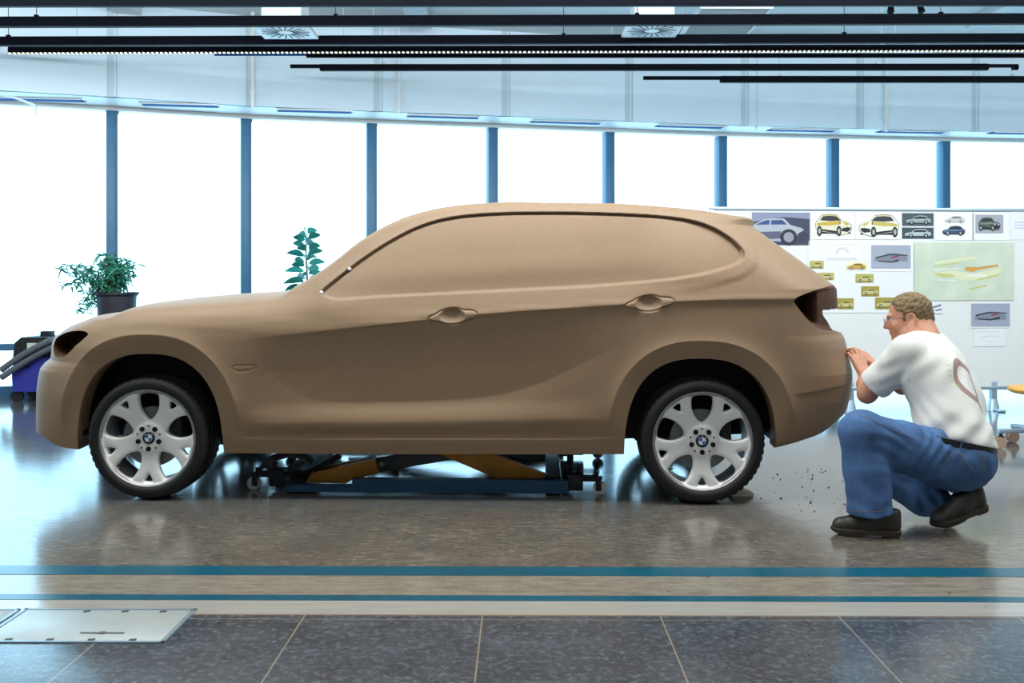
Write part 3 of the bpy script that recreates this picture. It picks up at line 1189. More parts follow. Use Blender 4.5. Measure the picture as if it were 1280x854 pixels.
# two teal marking lines set into the floor
M['teal'] = mat('marking_teal', (8, 84, 106), 0.25, 0, 0.12, 6)
for i, (y0, y1) in enumerate(((3.848, 3.966), (3.546, 3.606))):
    mb = MB()
    mb.box((0.3, (y0 + y1) / 2, 0.0006), (15.6, y1 - y0, 0.0012))
    o = struct(mb.build('trim_%d' % (i + 1), M['teal'], smooth=False))
    o.rotation_euler = (0, 0, FLOOR_ROT)

# ---- curtain wall: posts follow a gently bent line
POSTS = [(-46, 9.55), (138.5, 10.0), (306, 10.5), (463, 10.82), (614, 11.12), (759.5, 11.45), (900, 11.78), (1040, 12.0), (1178.5, 12.2), (1316, 12.38)]
PW = [Vector((((u - CX) * d) / F, d, 0)) for u, d in POSTS]
PW = [PW[0] + (PW[0] - PW[1]) * 2.0] + PW + [PW[-1] + (PW[-1] - PW[-2]) * 3.0]
HEADZ, CEILZ = 2.82, 3.72


def nrm(i):
    a = PW[max(i - 1, 0)]
    b = PW[min(i + 1, len(PW) - 1)]
    d = (b - a).normalized()
    return Vector((d.y, -d.x, 0))      # towards the room


_rot = Matrix.Rotation(-FLOOR_ROT, 4, 'Z')
_edge = [(p - nrm(i) * 0.12) for i, p in enumerate(PW)]
_pl = [Vector((-7.75, YB, 0)), Vector((8.35, YB, 0))] + [Vector((8.35, _edge[-1].y, 0))] + _edge[::-1] + [Vector((-7.75, _edge[0].y, 0))]
_pl = [p for k, p in enumerate(_pl) if -7.76 < p.x < 8.36]
mb = MB()
mb.prism([(_rot @ p).xy for p in _pl], (0, 0, -0.1), (1, 0, 0), (0, 1, 0), 0.1)
fl = struct(mb.build('floor', floor_material(), smooth=False))
fl.rotation_euler = (0, 0, FLOOR_ROT)
NR = [nrm(i) for i in range(len(PW))]
for i, p in enumerate(PW):
    mb = MB()
    ang = math.atan2(NR[i].y, NR[i].x) + PI / 2
    mb.box((p.x, p.y, HEADZ / 2), (0.085, 0.16, HEADZ), (0, 0, ang), 0.006)
    q = p + NR[i] * 0.01 + Vector((math.cos(ang), math.sin(ang), 0)) * 0.052
    mb.box((q.x, q.y, HEADZ / 2), (0.026, 0.10, HEADZ - 0.02), (0, 0, ang))
    mb.box((q.x + 0.01, q.y + 0.02, HEADZ - 0.02), (0.012, 0.06, 0.05), (0, 0, ang))
    struct(mb.build('trim_%d' % (10 + i), M['mullion']))
for i in range(len(PW) - 1):
    a, b = PW[i], PW[i + 1]
    w = MB()
    w.bar(a + Vector((0, 0, HEADZ / 2)), b + Vector((0, 0, HEADZ / 2)), 0.012, HEADZ - 0.1)
    struct(w.build('window_%d' % (i + 1), M['glass'], smooth=False))
    mb = MB()
    for z, h in ((0.055, 0.11), (0.485, 0.065)):
        mb.bar(a + Vector((0, 0, z)), b + Vector((0, 0, z)), 0.10, h)
    mb.mi = 1
    mb.bar(a + Vector((0, 0, HEADZ + 0.01)) + NR[i] * 0.02, b + Vector((0, 0, HEADZ + 0.01)) + NR[i] * 0.02, 0.14, 0.06)
    struct(mb.build('trim_%d' % (30 + i), [M['mullion'], M['white']], smooth=False))
# fascia above, standing 0.62 m into the room, with its soffit
FP = [p + NR[i] * 0.62 for i, p in enumerate(PW)]
for i in range(len(FP) - 1):
    a, b = FP[i], FP[i + 1]
    mb = MB()
    d = (b - a).normalized()
    zc = (2.84 + CEILZ) / 2
    mb.bar(a + d * 0.03 + Vector((0, 0, zc)), b - d * 0.03 + Vector((0, 0, zc)), 0.05, CEILZ - 2.84)
    mb.mi = 1
    n = NR[i]
    mb.bar(a - n * 0.012 - d * 0.05 + Vector((0, 0, zc)), a - n * 0.012 + d * 0.05 + Vector((0, 0, zc)), 0.05, CEILZ - 2.84)
    mb.bar(a + n * 0.02 + d * 0.045 + Vector((0, 0, zc)), a + n * 0.02 + d * 0.06 + Vector((0, 0, zc)), 0.03, CEILZ - 2.84)
    struct(mb.build('trim_%d' % (50 + i), [M['fascia'], M['seam']], smooth=False))
    mb = MB()
    A, B = PW[i] - NR[i] * 0.1, PW[i + 1] - NR[i + 1] * 0.1
    z0, z1 = 2.84, 2.88
    V = [(*a.xy, z0), (*b.xy, z0), (*B.xy, z0), (*A.xy, z0), (*a.xy, z1), (*b.xy, z1), (*B.xy, z1), (*A.xy, z1)]
    mb._add(V, [(0, 1, 2, 3), (7, 6, 5, 4), (0, 4, 5, 1), (1, 5, 6, 2), (2, 6, 7, 3), (3, 7, 4, 0)])
    struct(mb.build('trim_%d' % (70 + i), M['white'], smooth=False))
# blue slot outlets in the soffit
SLOTS = [(-60, 102, 121.5, 125), (178, 270, 129.5, 132), (348, 438, 137, 139.5), (511, 597, 144, 146.5), (666, 750, 151, 153.5), (823, 903, 156.5, 158.8), (963, 1043, 161.7, 163.2), (1100, 1180, 163.8, 165.2), (1240, 1322, 165.4, 166.8)]
slot_where = ['at far left', 'second from the left', 'third from the left', 'fourth from the left', 'over the middle of the car roof', 'over the rear of the car roof', 'over the left half of the board', 'second from the right', 'at far right']
for (u0, u1, v0, v1), w_ in zip(SLOTS, slot_where):
    pa = at(u0, v0, F * (2.838 - EYE) / (HZ - v0))
    pb = at(u1, v1, F * (2.838 - EYE) / (HZ - v1))
    d = (pb - pa).normalized()
    t = thing('slot_outlet', 'blue slot air outlet in the white soffit, ' + w_, 'air outlet', ((pa + pb) / 2).to_tuple(), 0, 'slot outlets along the soffit')
    L_ = (pb - pa).length
    ang = math.atan2(d.y, d.x)
    mb = MB()
    for sgn in (-1, 1):
        off = Vector((-math.sin(ang), math.cos(ang), 0)) * 0.082 * sgn
        mb.box((off.x, off.y, -0.004), (L_ + 0.04, 0.018, 0.016), (0, 0, ang))
    mb.build('outlet_frame', M['white'], t, smooth=False)
    mb = MB()
    mb.box((0, 0, -0.004), (L_, 0.145, 0.012), (0, 0, ang))
    mb.build('outlet_slot', M['slotb'], t, smooth=False)
# thin white conduits down the fascia
for i, (u, d) in enumerate(((316, 9.75), (499, 10.15), (945.5, 11.18), (1108, 11.33))):
    mb = MB()
    x, y = (u - CX) * d / F, d
    mb.cyl((x, y, 2.8), (x, y, CEILZ), 0.018 if u != 945.5 else 0.010, seg=12)
    for z in (2.95, 3.4):
        mb.box((x, y + 0.02, z), (0.05, 0.04, 0.03))
    struct(mb.build('trim_%d' % (90 + i), M['white'] if u != 945.5 else M['galv']))

# ---- ceiling and the unseen walls
mb = MB()
mb.prism([p.xy for p in _pl], (0, 0, CEILZ), (1, 0, 0), (0, 1, 0), 0.1)
struct(mb.build('ceiling', M['ceil'], smooth=False))
for nm, c, s in (('wall_left', (-7.7, 2.6, 1.86), (0.15, 13.4, 3.72)), ('wall_right', (8.3, 4.3, 1.86), (0.15, 16.8, 3.72)), ('wall_back', (0.3, YB, 1.86), (16.2, 0.15, 3.72))):
    mb = MB()
    mb.box(c, s)
    struct(mb.build(nm, M['wallp'], smooth=False))
# cross beams and ducts glimpsed between the tracks
for i, (x, w, h) in enumerate(((-3.6, 0.22, 0.10), (-0.9, 0.22, 0.10), (2.0, 0.22, 0.10), (4.6, 0.22, 0.10))):
    mb = MB()
    mb.box((x, 6.0, CEILZ - h / 2), (w, 8.0, h), bev=0.01)
    struct(mb.build('trim_%d' % (100 + i), M['galv'] if i % 2 else M['ceil']))
struct(MB().box((-2.9, 6.9, 3.58), (3.0, 0.5, 0.2), bev=0.02).build('trim_110', M['ceil']))

# ---- black lighting tracks across the ceiling
TZ = 3.15
TRK = [  # u0, u1, left row, right row, px height, (u of a short upper lead-in) , name words
    (-420, 1700, 2.5, 1.0, 12, None, 'nearest the camera at the top edge'),
    (-420, 1700, 28.0, 24.0, 12.5, None, 'second from the top edge'),
    (-420, 1700, 52.0, 48.0, 11.0, None, 'third from the top edge, behind the round vents'),
    (11, 1700, 63.0, 60.0, 8.0, None, 'with the row of bright dots underneath'),
    (383, 1700, 69.5, 69.5, 5.5, 268, 'just below the dotted track'),
    (400, 1235, 85.0, 84.0, 8.0, 363, 'with both ends in view'),
    (900, 1700, 99.0, 99.5, 8.0, 804, 'lowest of all, at the right'),
]
for k, (u0, u1, va, vb, hp, lead, words) in enumerate(TRK):
    ym = F * (TZ - EYE) / (HZ - (va + vb) / 2)
    ya, yb = F * (TZ - EYE) / (HZ - va), F * (TZ - EYE) / (HZ - vb)

    def pt(u):
        s = u / 1280.0
        y = ya + (yb - ya) * s
        return Vector(((u - CX) * y / F, y, TZ))
    a, b = pt(u0), pt(u1)
    a.x, b.x = max(a.x, XL + 0.1), min(b.x, XR - 0.1)
    h = hp * ym / F
    t = thing('light_track', 'long black ceiling light track, ' + words, 'light track', ((a + b) / 2).to_tuple(), 0, 'black ceiling tracks')
    o = (a + b) / 2
    mb = MB()
    mb.bar(a - o, b - o, h * 0.9, h, bev=0.006)
    body = mb.build('track_body', M['track'], t)
    if lead:
        p = pt(lead)
        l2 = MB()
        up = Vector((0, 0, h * 0.22))
        l2.bar(p - o + up, a - o + up, h * 0.5, h * 0.55, bev=0.003)
        l2.build('track_lead', M['track'] if k != 4 else M['slotb'], t)
    if k == 5:
        e = MB()
        p = pt(1272)
        e.bar(b - o + Vector((0, 0, 0.012)), p - o + Vector((0, 0, 0.012)), 0.04, 0.03, bev=0.004)
        e.cyl(p - o + Vector((-0.05, 0, 0.0)), p - o + Vector((0.0, 0, 0.0)), 0.028, seg=14)
        e.build('track_feed', M['track'], t)
    if k == 3:
        dmb = MB()
        n = 300
        for j in range(n):
            x = (a - o).x + (b - a).x * (j + 0.5) / n
            y = (a - o).y + (b - a).y * (j + 0.5) / n
            dmb.box((x, y - h * 0.30, -h * 0.5 - 0.002), (0.018, h * 0.45, 0.010))
        dmb.build('lamp_row', mat('led_dots', (255, 246, 224), 0.5, emit=(255, 240, 214), estr=0.9), t, smooth=False)
    x = a.x + 0.6
    while x < b.x:
        yy = a.y + (b.y - a.y) * (x - a.x) / (b.x - a.x)
        hg = MB()
        hg.cyl((x - o.x, yy - o.y, h * 0.45), (x - o.x, yy - o.y, CEILZ - o.z + 0.01), 0.003, seg=8)
        hg.box((x - o.x, yy - o.y, h * 0.5 + 0.008), (0.03, 0.03, 0.02))
        hg.build('hanger_rod', M['track'] if k < 3 else M['galv'], t)
        x += 2.35

# ---- square swirl vents hanging between the second and third track
for u, v, words in ((357, 38.5, 'above the front door of the car'), (815, 36.5, 'above the rear door of the car')):
    d = 8.17
    z = EYE + (HZ - v) * d / F
    c = at(u, v, d)
    t = thing('swirl_vent', 'square white ceiling vent with radial slots, ' + words, 'vent', c.to_tuple(), 0, 'square swirl vents')
    s = 0.45
    mb = MB()
    mb.box((0, 0, 0), (s, s, 0.03), bev=0.005)
    mb.build('vent_plate', M['white'], t)
    mb = MB()
    mb.box((0, 0, (CEILZ - c.z) / 2 + 0.01), (s * 0.7, s * 0.7, CEILZ - c.z - 0.01))
    mb.build('vent_box', M['ceil'], t, smooth=False)
    sl = MB()
    for k in range(20):
        a = 2 * PI * k / 20 + 0.1
        r0, r1 = 0.06, (0.20 if k % 2 else 0.185)
        sl.bar((r0 * math.cos(a), r0 * math.sin(a), -0.0155), (r1 * math.cos(a + .12), r1 * math.sin(a + .12), -0.0155), 0.014, 0.004)
    sl.build('vent_slots', M['hose'], t, smooth=False)
c = at(905, 27, 9.0)
t = thing('louvre_panel', 'pale rectangular louvred ceiling grille beside the right square vent', 'vent', c.to_tuple())
mb = MB()
for x_, w_ in ((-0.30, 0.02), (0.30, 0.02)):
    mb.box((x_, 0, 0), (w_, 1.0, 0.04))
for y_ in (-0.5, 0.5):
    mb.box((0, y_, 0), (0.62, 0.02, 0.04))
mb.build('grille_frame', M['white'], t, smooth=False)
mb = MB()
for k in range(24):
    mb.box((0, -0.48 + k * 0.0418, 0.0), (0.59, 0.012, 0.03), (0.5, 0, 0))
mb.build('grille_slats', M['seam'], t, smooth=False)
for x_ in (-0.28, 0.28):
    for y_ in (-0.45, 0.45):
        mb = MB()
        mb.cyl((x_, y_, 0.0), (x_, y_, CEILZ - c.z + 0.01), 0.008, seg=8)
        mb.build('grille_hanger', M['galv'], t)
# two small spotlights between the first tracks on the right
for u, v, lab in ((1114, 10, 'small dark spotlight under the ceiling, left one of the pair at top right'), (1149, 10, 'small dark spotlight under the ceiling, right one of the pair at top right')):
    c = at(u, v, 7.55)
    t = thing('spotlight', lab, 'spotlight', c.to_tuple(), 0, 'pair of small spotlights')
    mb = MB()
    s = -1 if u < 1130 else 1
    mb.cyl((0, 0, 0.03), (s * 0.012, -0.02, -0.035), 0.02, 0.026, 16)
    mb.build('lamp_head', M['track'], t)
    mb = MB()
    mb.cyl((0, 0, 0.03), (0, 0, CEILZ - c.z + 0.01), 0.007, seg=8)
    mb.build('lamp_stem', M['galv'], t)
# thin white arm under the soffit at far left
t = thing('bracket_arm', 'thin white bracket arm hanging below the soffit at the far left window', 'bracket', (at(-12, 116, 9.2).x, 9.2, 2.842))
o = Vector((at(-12, 116, 9.2).x, 9.2, 2.842))
mb = MB()
mb.tube([Vector((0, 0, -0.01)), at(18, 122, 9.2) - o, at(42, 131, 9.2) - o, at(44.5, 134, 9.2) - o, at(44.5, 142, 9.2) - o], 0.012, 8)
mb.build('arm', M['fascia'], t)
mb = MB()
mb.box((0, 0, -0.01), (0.06, 0.06, 0.022), bev=0.004)
mb.build('mounting_plate', M['fascia'], t)

# ================================================================== floor covers at the lower left
for i, (xa, xb, lab) in enumerate(((-1.672, -1.080, 'pale metal floor cover plate set in the dark slabs at lower left'), (-2.30, -1.684, 'pale metal floor cover plate cut off by the left edge'))):
    y0, y1 = 3.135, 3.456
    xc, yc = (xa + xb) / 2, (y0 + y1) / 2
    t = thing('floor_cover', lab, 'floor cover', (xc, yc, 0), FLOOR_ROT * 1, 'floor cover plates')
    w, d = xb - xa, y1 - y0
    mb = MB()
    mb.box((0, 0, 0.0015), (w - 0.03, d - 0.03, 0.003), bev=0.001)
    mb.build('cover_plate', M['plate'], t)
    mb = MB()
    for sx in (-1, 1):
        mb.box((sx * (w / 2 - 0.006), 0, 0.002), (0.012, d, 0.004))
        mb.box((0, sx * (d / 2 - 0.006), 0.002), (w, 0.012, 0.004))
    mb.build('cover_frame', M['alu'], t, smooth=False)
    for px in (-0.20, -0.07, 0.06, 0.19):
        for py in (-d / 2 + 0.022, d / 2 - 0.03):
            if py > 0 and px < -0.1:
                continue
            s = MB()
            s.box((px, py, 0.0035), (0.022, 0.014, 0.002), (0, 0, 0.2))
            s.build('lifting_slot', M['plate_dark'], t, smooth=False)
    s = MB()
    s.bar((0.0, -d * 0.25, 0.004), (0.14, -d * 0.25, 0.004), 0.008, 0.003)
    s.box((0.07, -d * 0.25, 0.005), (0.02, 0.016, 0.004), bev=0.001)
    s.build('latch', M['steel'], t)

# clay crumbs scattered on the floor
mb = MB()
cr = []
for _ in range(90):
    z = random.random()
    if z < .45:
        u, v = random.gauss(1010, 26), random.uniform(585, 640)
    elif z < .75:
        u, v = random.gauss(260, 60), random.uniform(602, 650)
    else:
        u, v = random.uniform(60, 1240), random.uniform(680, 850)
    cr.append(on_floor(u, v))
for p in cr:
    r = random.uniform(0.0015, 0.0045)
    mb.ball((p.x, p.y, r * 0.5), (r * random.uniform(.8, 1.8), r, r * 0.6), 6)
tag(mb.build('clay_crumbs', M['crumb']), 'scattered brown crumbs of clay on the floor', 'crumbs', kind='stuff')

# ================================================================== scissor lift under the car
lf = thing('scissor_lift', 'low blue scissor lift with yellow arms on castors under the car', 'lift', (-0.36, 6.02, 0), CAR_YAW)
LX0, LX1, LYN = -0.82, 0.70, -0.70


def lp(u, v, yl):
    """lift-local x,z on the plane y=yl (lift frame)"""
    Y = 6.02 + yl
    return (u - CX) * Y / F + 0.36, EYE - (v - HZ) * Y / F


for s in (-1, 1):
    yl = s * 0.70
    mb = MB()
    xa, _ = lp(362, 610, -0.74)
    xb, _ = lp(716, 610, -0.74)
    xm, zt_ = lp(445, 600.5, -0.74)
    _, zl = lp(445, 609, -0.74)
    mb.prism([(xa, 0.012), (xb, 0.012), (xb, zt_), (xm, zt_), (xm, zl), (xa, zl)], (0, yl + 0.03, 0), (1, 0, 0), (0, 0, 1), 0.06)
    mb.build('base_rail', M['bluep'], lf, smooth=False)
    a = MB()
    pts = [lp(540, 563, -0.64), (lp(600, 560, -0.64)), lp(690, 594, -0.64), lp(709, 606, -0.64), lp(700, 607, -0.64), lp(630, 600.5, -0.64)]
    a.prism(pts, (0, s * 0.60 + 0.02, 0), (1, 0, 0), (0, 0, 1), 0.04)
    a.build('scissor_arm', M['yellow'], lf, smooth=False)
    a = MB()
    pts = [lp(386, 604, -0.60), lp(394, 592, -0.60), lp(474, 574.5, -0.60), lp(478, 592, -0.60), lp(446, 600, -0.60), lp(436, 605, -0.60)]
    a.prism(pts, (0, s * 0.57 + 0.02, 0), (1, 0, 0), (0, 0, 1), 0.06)
    a.build('scissor_arm', M['yellow'], lf, smooth=False)
    a = MB()
    pts = [lp(372, 592, -0.48), lp(470, 572, -0.48), lp(470, 579, -0.48), lp(376, 600, -0.48)]
    a.prism(pts, (0, s * 0.46 + 0.02, 0), (1, 0, 0), (0, 0, 1), 0.04)
    a.build('scissor_arm', M['yellow'], lf, smooth=False)
    c = MB()
    p0, p1 = lp(474, 583, -0.55), lp(600, 563, -0.55)
    c.bar((p0[0], s * 0.53, p0[1]), (p1[0], s * 0.53, p1[1] + 0.01), 0.06, 0.075, bev=0.012)
    c.build('lift_cylinder', M['hose'], lf)
    c = MB()
    for (u, v) in ((590, 566), (705, 603), (482, 580)):
        x_, z_ = lp(u, v, -0.62)
        c.cyl((x_, s * 0.64, z_), (x_, s * 0.5, z_), 0.014, seg=14)
    c.build('pivot_pins', M['steel'], lf)
mb = MB()
mb.box((-0.05, 0, 0.250), (1.45, 1.15, 0.028), bev=0.006)
for s in (-1, 1):
    mb.box((-0.05, s * 0.45, 0.236), (1.45, 0.06, 0.05))
mb.build('platform', M['dsteel'], lf)
for x_ in (LX0 - 0.02, LX1 - 0.10):
    mb = MB()
    mb.box((x_, 0, 0.055), (0.08, 1.34, 0.07), bev=0.006)
    mb.build('cross_member', M['dsteel'], lf)
mb = MB()
a0, a1 = lp(372, 600, -0.52), lp(428, 571, -0.52)
mb.bar((a0[0], -0.50, a0[1]), (a1[0], -0.50, a1[1]), 0.05, 0.03, bev=0.004)
mb.build('push_strut', M['dsteel'], lf)
mb = MB()
a0, a1 = lp(392, 594, -0.42), lp(418, 571, -0.42)
mb.bar((a0[0], -0.40, a0[1]), (a1[0], -0.40, a1[1]), 0.05, 0.045, bev=0.004)
mb.build('control_box', M['galv'], lf)
mb = MB()
hp = [lp(322, 600, -0.60), lp(328, 588, -0.60), lp(342, 577, -0.60), lp(362, 572, -0.60), lp(382, 574, -0.60), lp(392, 584, -0.60)]
for dz, dy in ((0, 0), (0.014, 0.03)):
    mb.tube([(x_, -0.58 + dy, z_ + dz) for x_, z_ in hp], 0.011, 10)
mb.build('hydraulic_hose', M['hose'], lf)


def castor(u, vb, yl, s):
    """castor with its fork, wheel bottom at row vb"""
    x_, _ = lp(u, vb, yl)
    f = MB()
    zc = 0.036
    for dy in (-0.022, 0.022):
        f.box((x_ + s * 0.008, yl + dy, 0.055), (0.03, 0.006, 0.065), bev=0.002)
    f.box((x_ + s * 0.012, yl, 0.088), (0.05, 0.055, 0.012), bev=0.003)
    f.cyl((x_ + s * 0.02, yl, 0.09), (x_ + s * 0.02, yl, 0.12), 0.014, seg=12)
    f.box((x_ + s * 0.09, yl, 0.085), (0.16, 0.05, 0.03), bev=0.005)
    f.box((x_ + s * 0.13, yl, 0.07), (0.08, 0.09, 0.09), bev=0.008)
    f.cyl((x_ + s * 0.11, yl, 0.07), (x_ + s * 0.11, yl, 0.15), 0.016, seg=12)
    fo = f.build('castor_fork', M['dsteel'], lf)
    w = MB()
    w.lathe([(0.012, -0.016), (0.030, -0.016), (0.0355, -0.012), (0.036, 0.0), (0.0355, 0.012), (0.030, 0.016), (0.012, 0.016)], (x_, yl, zc), (0, 1, 0), 28, closed=True)
    w.cyl((x_, yl - 0.02, zc), (x_, yl + 0.02, zc), 0.012, seg=12)
    w.build('castor_wheel', M['caster'], fo)


castor(320.5, 615, -0.62, 1)
castor(755, 619, -0.68, -1)
castor(360, 590, 0.40, 1)
castor(744, 590, 0.40, -1)
mb = MB()
x0_, z0_ = lp(715, 612, -0.6)
for yl in (-0.55, 0.36):
    mb = MB()
    mb.box((LX1 - 0.02, yl, 0.085), (0.06, 0.10, 0.12), bev=0.008)
    mb.cyl((LX1 - 0.005, yl + 0.04, 0.08), (LX1 - 0.005, yl + 0.04, 0.22), 0.018, seg=14)
    mb.build('corner_block', M['dsteel'], lf)

# cream foam wedge behind the rear wheel
p = on_floor(931, 622)
mb = MB()
mb.prism([(-0.06, 0), (0.05, 0), (0.055, 0.012), (0.0, 0.035), (-0.055, 0.028)], (p.x, p.y + 0.12, 0.0), (1, 0, 0), (0, 0, 1), 0.09)
tag(mb.build('wedge', M['cream'], smooth=False), 'small cream coloured wedge on the floor behind the rear wheel', 'wedge')

# ================================================================== pin board and its sheets
BY0, BY1 = 8.55, 8.78       # distance at its left end and at the right
bL = at(890, 262, BY0)
bR = at(1345, 262, BY1)
bang = math.atan2(bR.y - bL.y, bR.x - bL.x)
bex = Vector((math.cos(bang), math.sin(bang), 0))
bny = Vector((math.sin(bang), -math.cos(bang), 0))       # towards the camera
bt, bb = 1.748, 0.195
pb = thing('pin_board', 'long white pin board on feet behind the rear of the car', 'pin board', (bL.x, bL.y, 0), bang)
BW = (bR - bL).length
mb = MB()
mb.box((BW / 2, 0.02, (bt + bb) / 2), (BW, 0.04, bt - bb - 0.03))
mb.build('board_panel', M['board'], pb, smooth=False)
mb = MB()
mb.box((BW / 2, 0.02, bt - 0.012), (BW + 0.03, 0.06, 0.03), bev=0.004)
mb.box((BW / 2, 0.02, bb), (BW + 0.03, 0.06, 0.03), bev=0.004)
for x_ in (0, BW):
    mb.box((x_, 0.02, (bt + bb) / 2), (0.03, 0.06, bt - bb), bev=0.004)
mb.build('board_frame', M['alu'], pb)


def board_xz(u, v):
    """position along the board and height of the point seen at u,v"""
    dx = (u - CX) / F
    # bL + s*bex = t*(dx,1)
    t = (bL.x * bex.y - bL.y * bex.x) / (dx * bex.y - bex.x)
    s = (t * dx - bL.x) / bex.x
    return s, EYE - (v - HZ) * t / F


for u in (1064, 1243):
    s_, _ = board_xz(u, 500)
    mb = MB()
    mb.box((s_, 0.02, 0.14), (0.05, 0.05, 0.22), bev=0.004)
    mb.cyl((s_, 0.02, 0.0), (s_, 0.02, 0.10), 0.055, 0.032, 20)
    mb.box((s_, 0.02, 0.010), (0.06, 0.30, 0.020), bev=0.006)
    mb.build('board_foot', M['alu'], pb)


def car_side(s, flip=False):
    """outline of a small car sketch, unit length, base at 0"""
    body = [(0.0, .10), (.0, .20), (.06, .25), (.24, .29), (.36, .42), (.55, .45), (.78, .43), (.93, .30), (1.0, .26), (1.0, .11), (.9, .08), (.1, .08)]
    wins = [(.30, .29), (.39, .395), (.55, .42), (.76, .40), (.86, .30)]
    if flip:
        body = [(1 - x, y) for x, y in body][::-1]
        wins = [(1 - x, y) for x, y in wins][::-1]
    return body, wins


def car_three_quarter(flip=False):
    body = [(.0, .14), (.01, .26), (.10, .33), (.28, .37), (.40, .50), (.62, .52), (.82, .50), (.95, .36), (1.0, .30), (.99, .16), (.86, .10), (.55, .05), (.30, .0), (.12, .04)]
    wins = [(.30, .37), (.42, .47), (.62, .49), (.80, .47), (.88, .37), (.6, .35)]
    if flip:
        body = [(1 - x, y) for x, y in body][::-1]
        wins = [(1 - x, y) for x, y in wins][::-1]
    return body, wins


_mc = {}


def ink(rgb):
    if rgb not in _mc:
        _mc[rgb] = mat('print_%02x%02x%02x' % rgb, tuple(c * 0.9 for c in rgb), 0.6)
    return _mc[rgb]


def sheet(u0, v0, u1, v1, paper, label, arts=(), layer=0, name='sketch_sheet', noise=None):
    """a pinned sheet with printed drawing; arts are (part name, colour, polygon in sheet units 0..1)"""
    s0, z1 = board_xz(u0, v0)
    s1, z0 = board_xz(u1, v1)
    org = bL + bex * s0
    t = thing(name, label, 'sketch', (org.x, org.y, z0), bang, 'sheets pinned to the board')
    w, h = s1 - s0, z1 - z0
    yy = -0.004 - 0.004 * layer
    mb = MB()
    mb.box((w / 2, yy, h / 2), (w, 0.0025, h))
    pm = noise if noise is not None else ink(paper)
    mb.build('paper', pm, t, smooth=False)
    if arts:
        a = MB()
        inks = []
        for j, (nm, rgb, poly) in enumerate(arts):
            if rgb not in inks:
                inks.append(rgb)
            a.mi = inks.index(rgb)
            polys = poly if isinstance(poly[0][0], (tuple, list)) else [poly]
            for pl in polys:
                P = [(x * w, y * h) for x, y in pl]
                area_ = sum(P[i][0] * P[(i + 1) % len(P)][1] - P[(i + 1) % len(P)][0] * P[i][1] for i in range(len(P)))
                if area_ < 0:
                    P = P[::-1]
                a.prism(P, (0, yy - 0.0014 - 0.0005 * j, 0), (1, 0, 0), (0, 0, 1), 0.0004)
        a.build('printed_drawing', [ink(c_) for c_ in inks], t, smooth=False)
    return t


def place(poly, x, y, sx, sy):
    return [(x + px * sx, y + py * sy) for px, py in poly]


def circ(x, y, rx, ry, n=16):
    return [(x + rx * math.cos(2 * PI * k / n), y + ry * math.sin(2 * PI * k / n)) for k in range(n)]


def car_art(x, y, sx, sy, body, glass, tyre, accent=None, tq=False, flip=False):
    b_, w_ = (car_three_quarter if tq else car_side)(flip)
    fl_ = (lambda P: [(1 - a, c) for a, c in P]) if flip else (lambda P: P)
    cx_, cy_ = 0.5, 0.27
    line = [(cx_ + (a - cx_) * 1.025, cy_ + (c - cy_) * 1.05) for a, c in b_]
    arts = [('shadow', tyre, place([(.02, .03), (.98, .03), (.94, .12), (.06, .12)], x, y, sx, sy)),
            ('outline', glass, place(line, x, y, sx, sy)),
            ('body', body, place(b_, x, y, sx, sy)),
            ('glazing', glass, place(w_, x, y, sx, sy))]
    if tq:
        arts += [('paint', accent or body, [place(fl_([(.30, .36), (.62, .34), (.96, .30), (.97, .24), (.60, .24), (.34, .27)]), x, y, sx, sy),
                                            place(fl_([(.02, .24), (.12, .31), (.26, .35), (.20, .28), (.08, .22)]), x, y, sx, sy),
                                            place(fl_([(.41, .49), (.62, .515), (.80, .495), (.80, .48), (.62, .50), (.42, .475)]), x, y, sx, sy)]),
                 ('dark_trim', tyre, [place(fl_([(.03, .19), (.13, .20), (.28, .17), (.28, .10), (.12, .08), (.04, .13)]), x, y, sx, sy),
                                      place(fl_([(.42, .10), (.84, .15), (.84, .11), (.55, .055), (.42, .03)]), x, y, sx, sy),
                                      place(fl_([(.31, .30), (.33, .36), (.345, .36), (.33, .26)]), x, y, sx, sy)]),
                 ('light', (250, 250, 246), [place(fl_([(.05, .245), (.11, .27), (.11, .235), (.06, .215)]), x, y, sx, sy), place(fl_([(.22, .27), (.30, .29), (.30, .25), (.23, .235)]), x, y, sx, sy)])]
    wx = (.22, .80) if not tq else ((.36, .90) if not flip else (.10, .64))
    ry = 0.13
    arts.append(('wheel', tyre, [place(circ(c, .10, .085 if not tq else .070, ry), x, y, sx, sy) for c in wx]))
    arts.append(('hub', (176, 176, 176), [place(circ(c, .10, .045 if not tq else .036, .07), x, y, sx, sy) for c in wx]))
    if accent and not tq:
        arts.append(('line', accent, [place([(.05, .20), (.5, .25), (.95, .24), (.95, .215), (.5, .222), (.05, .175)], x, y, sx, sy),
                                      place([(.36, .415), (.55, .46), (.80, .44), (.80, .42), (.55, .437), (.38, .395)], x, y, sx, sy)]))
    return arts


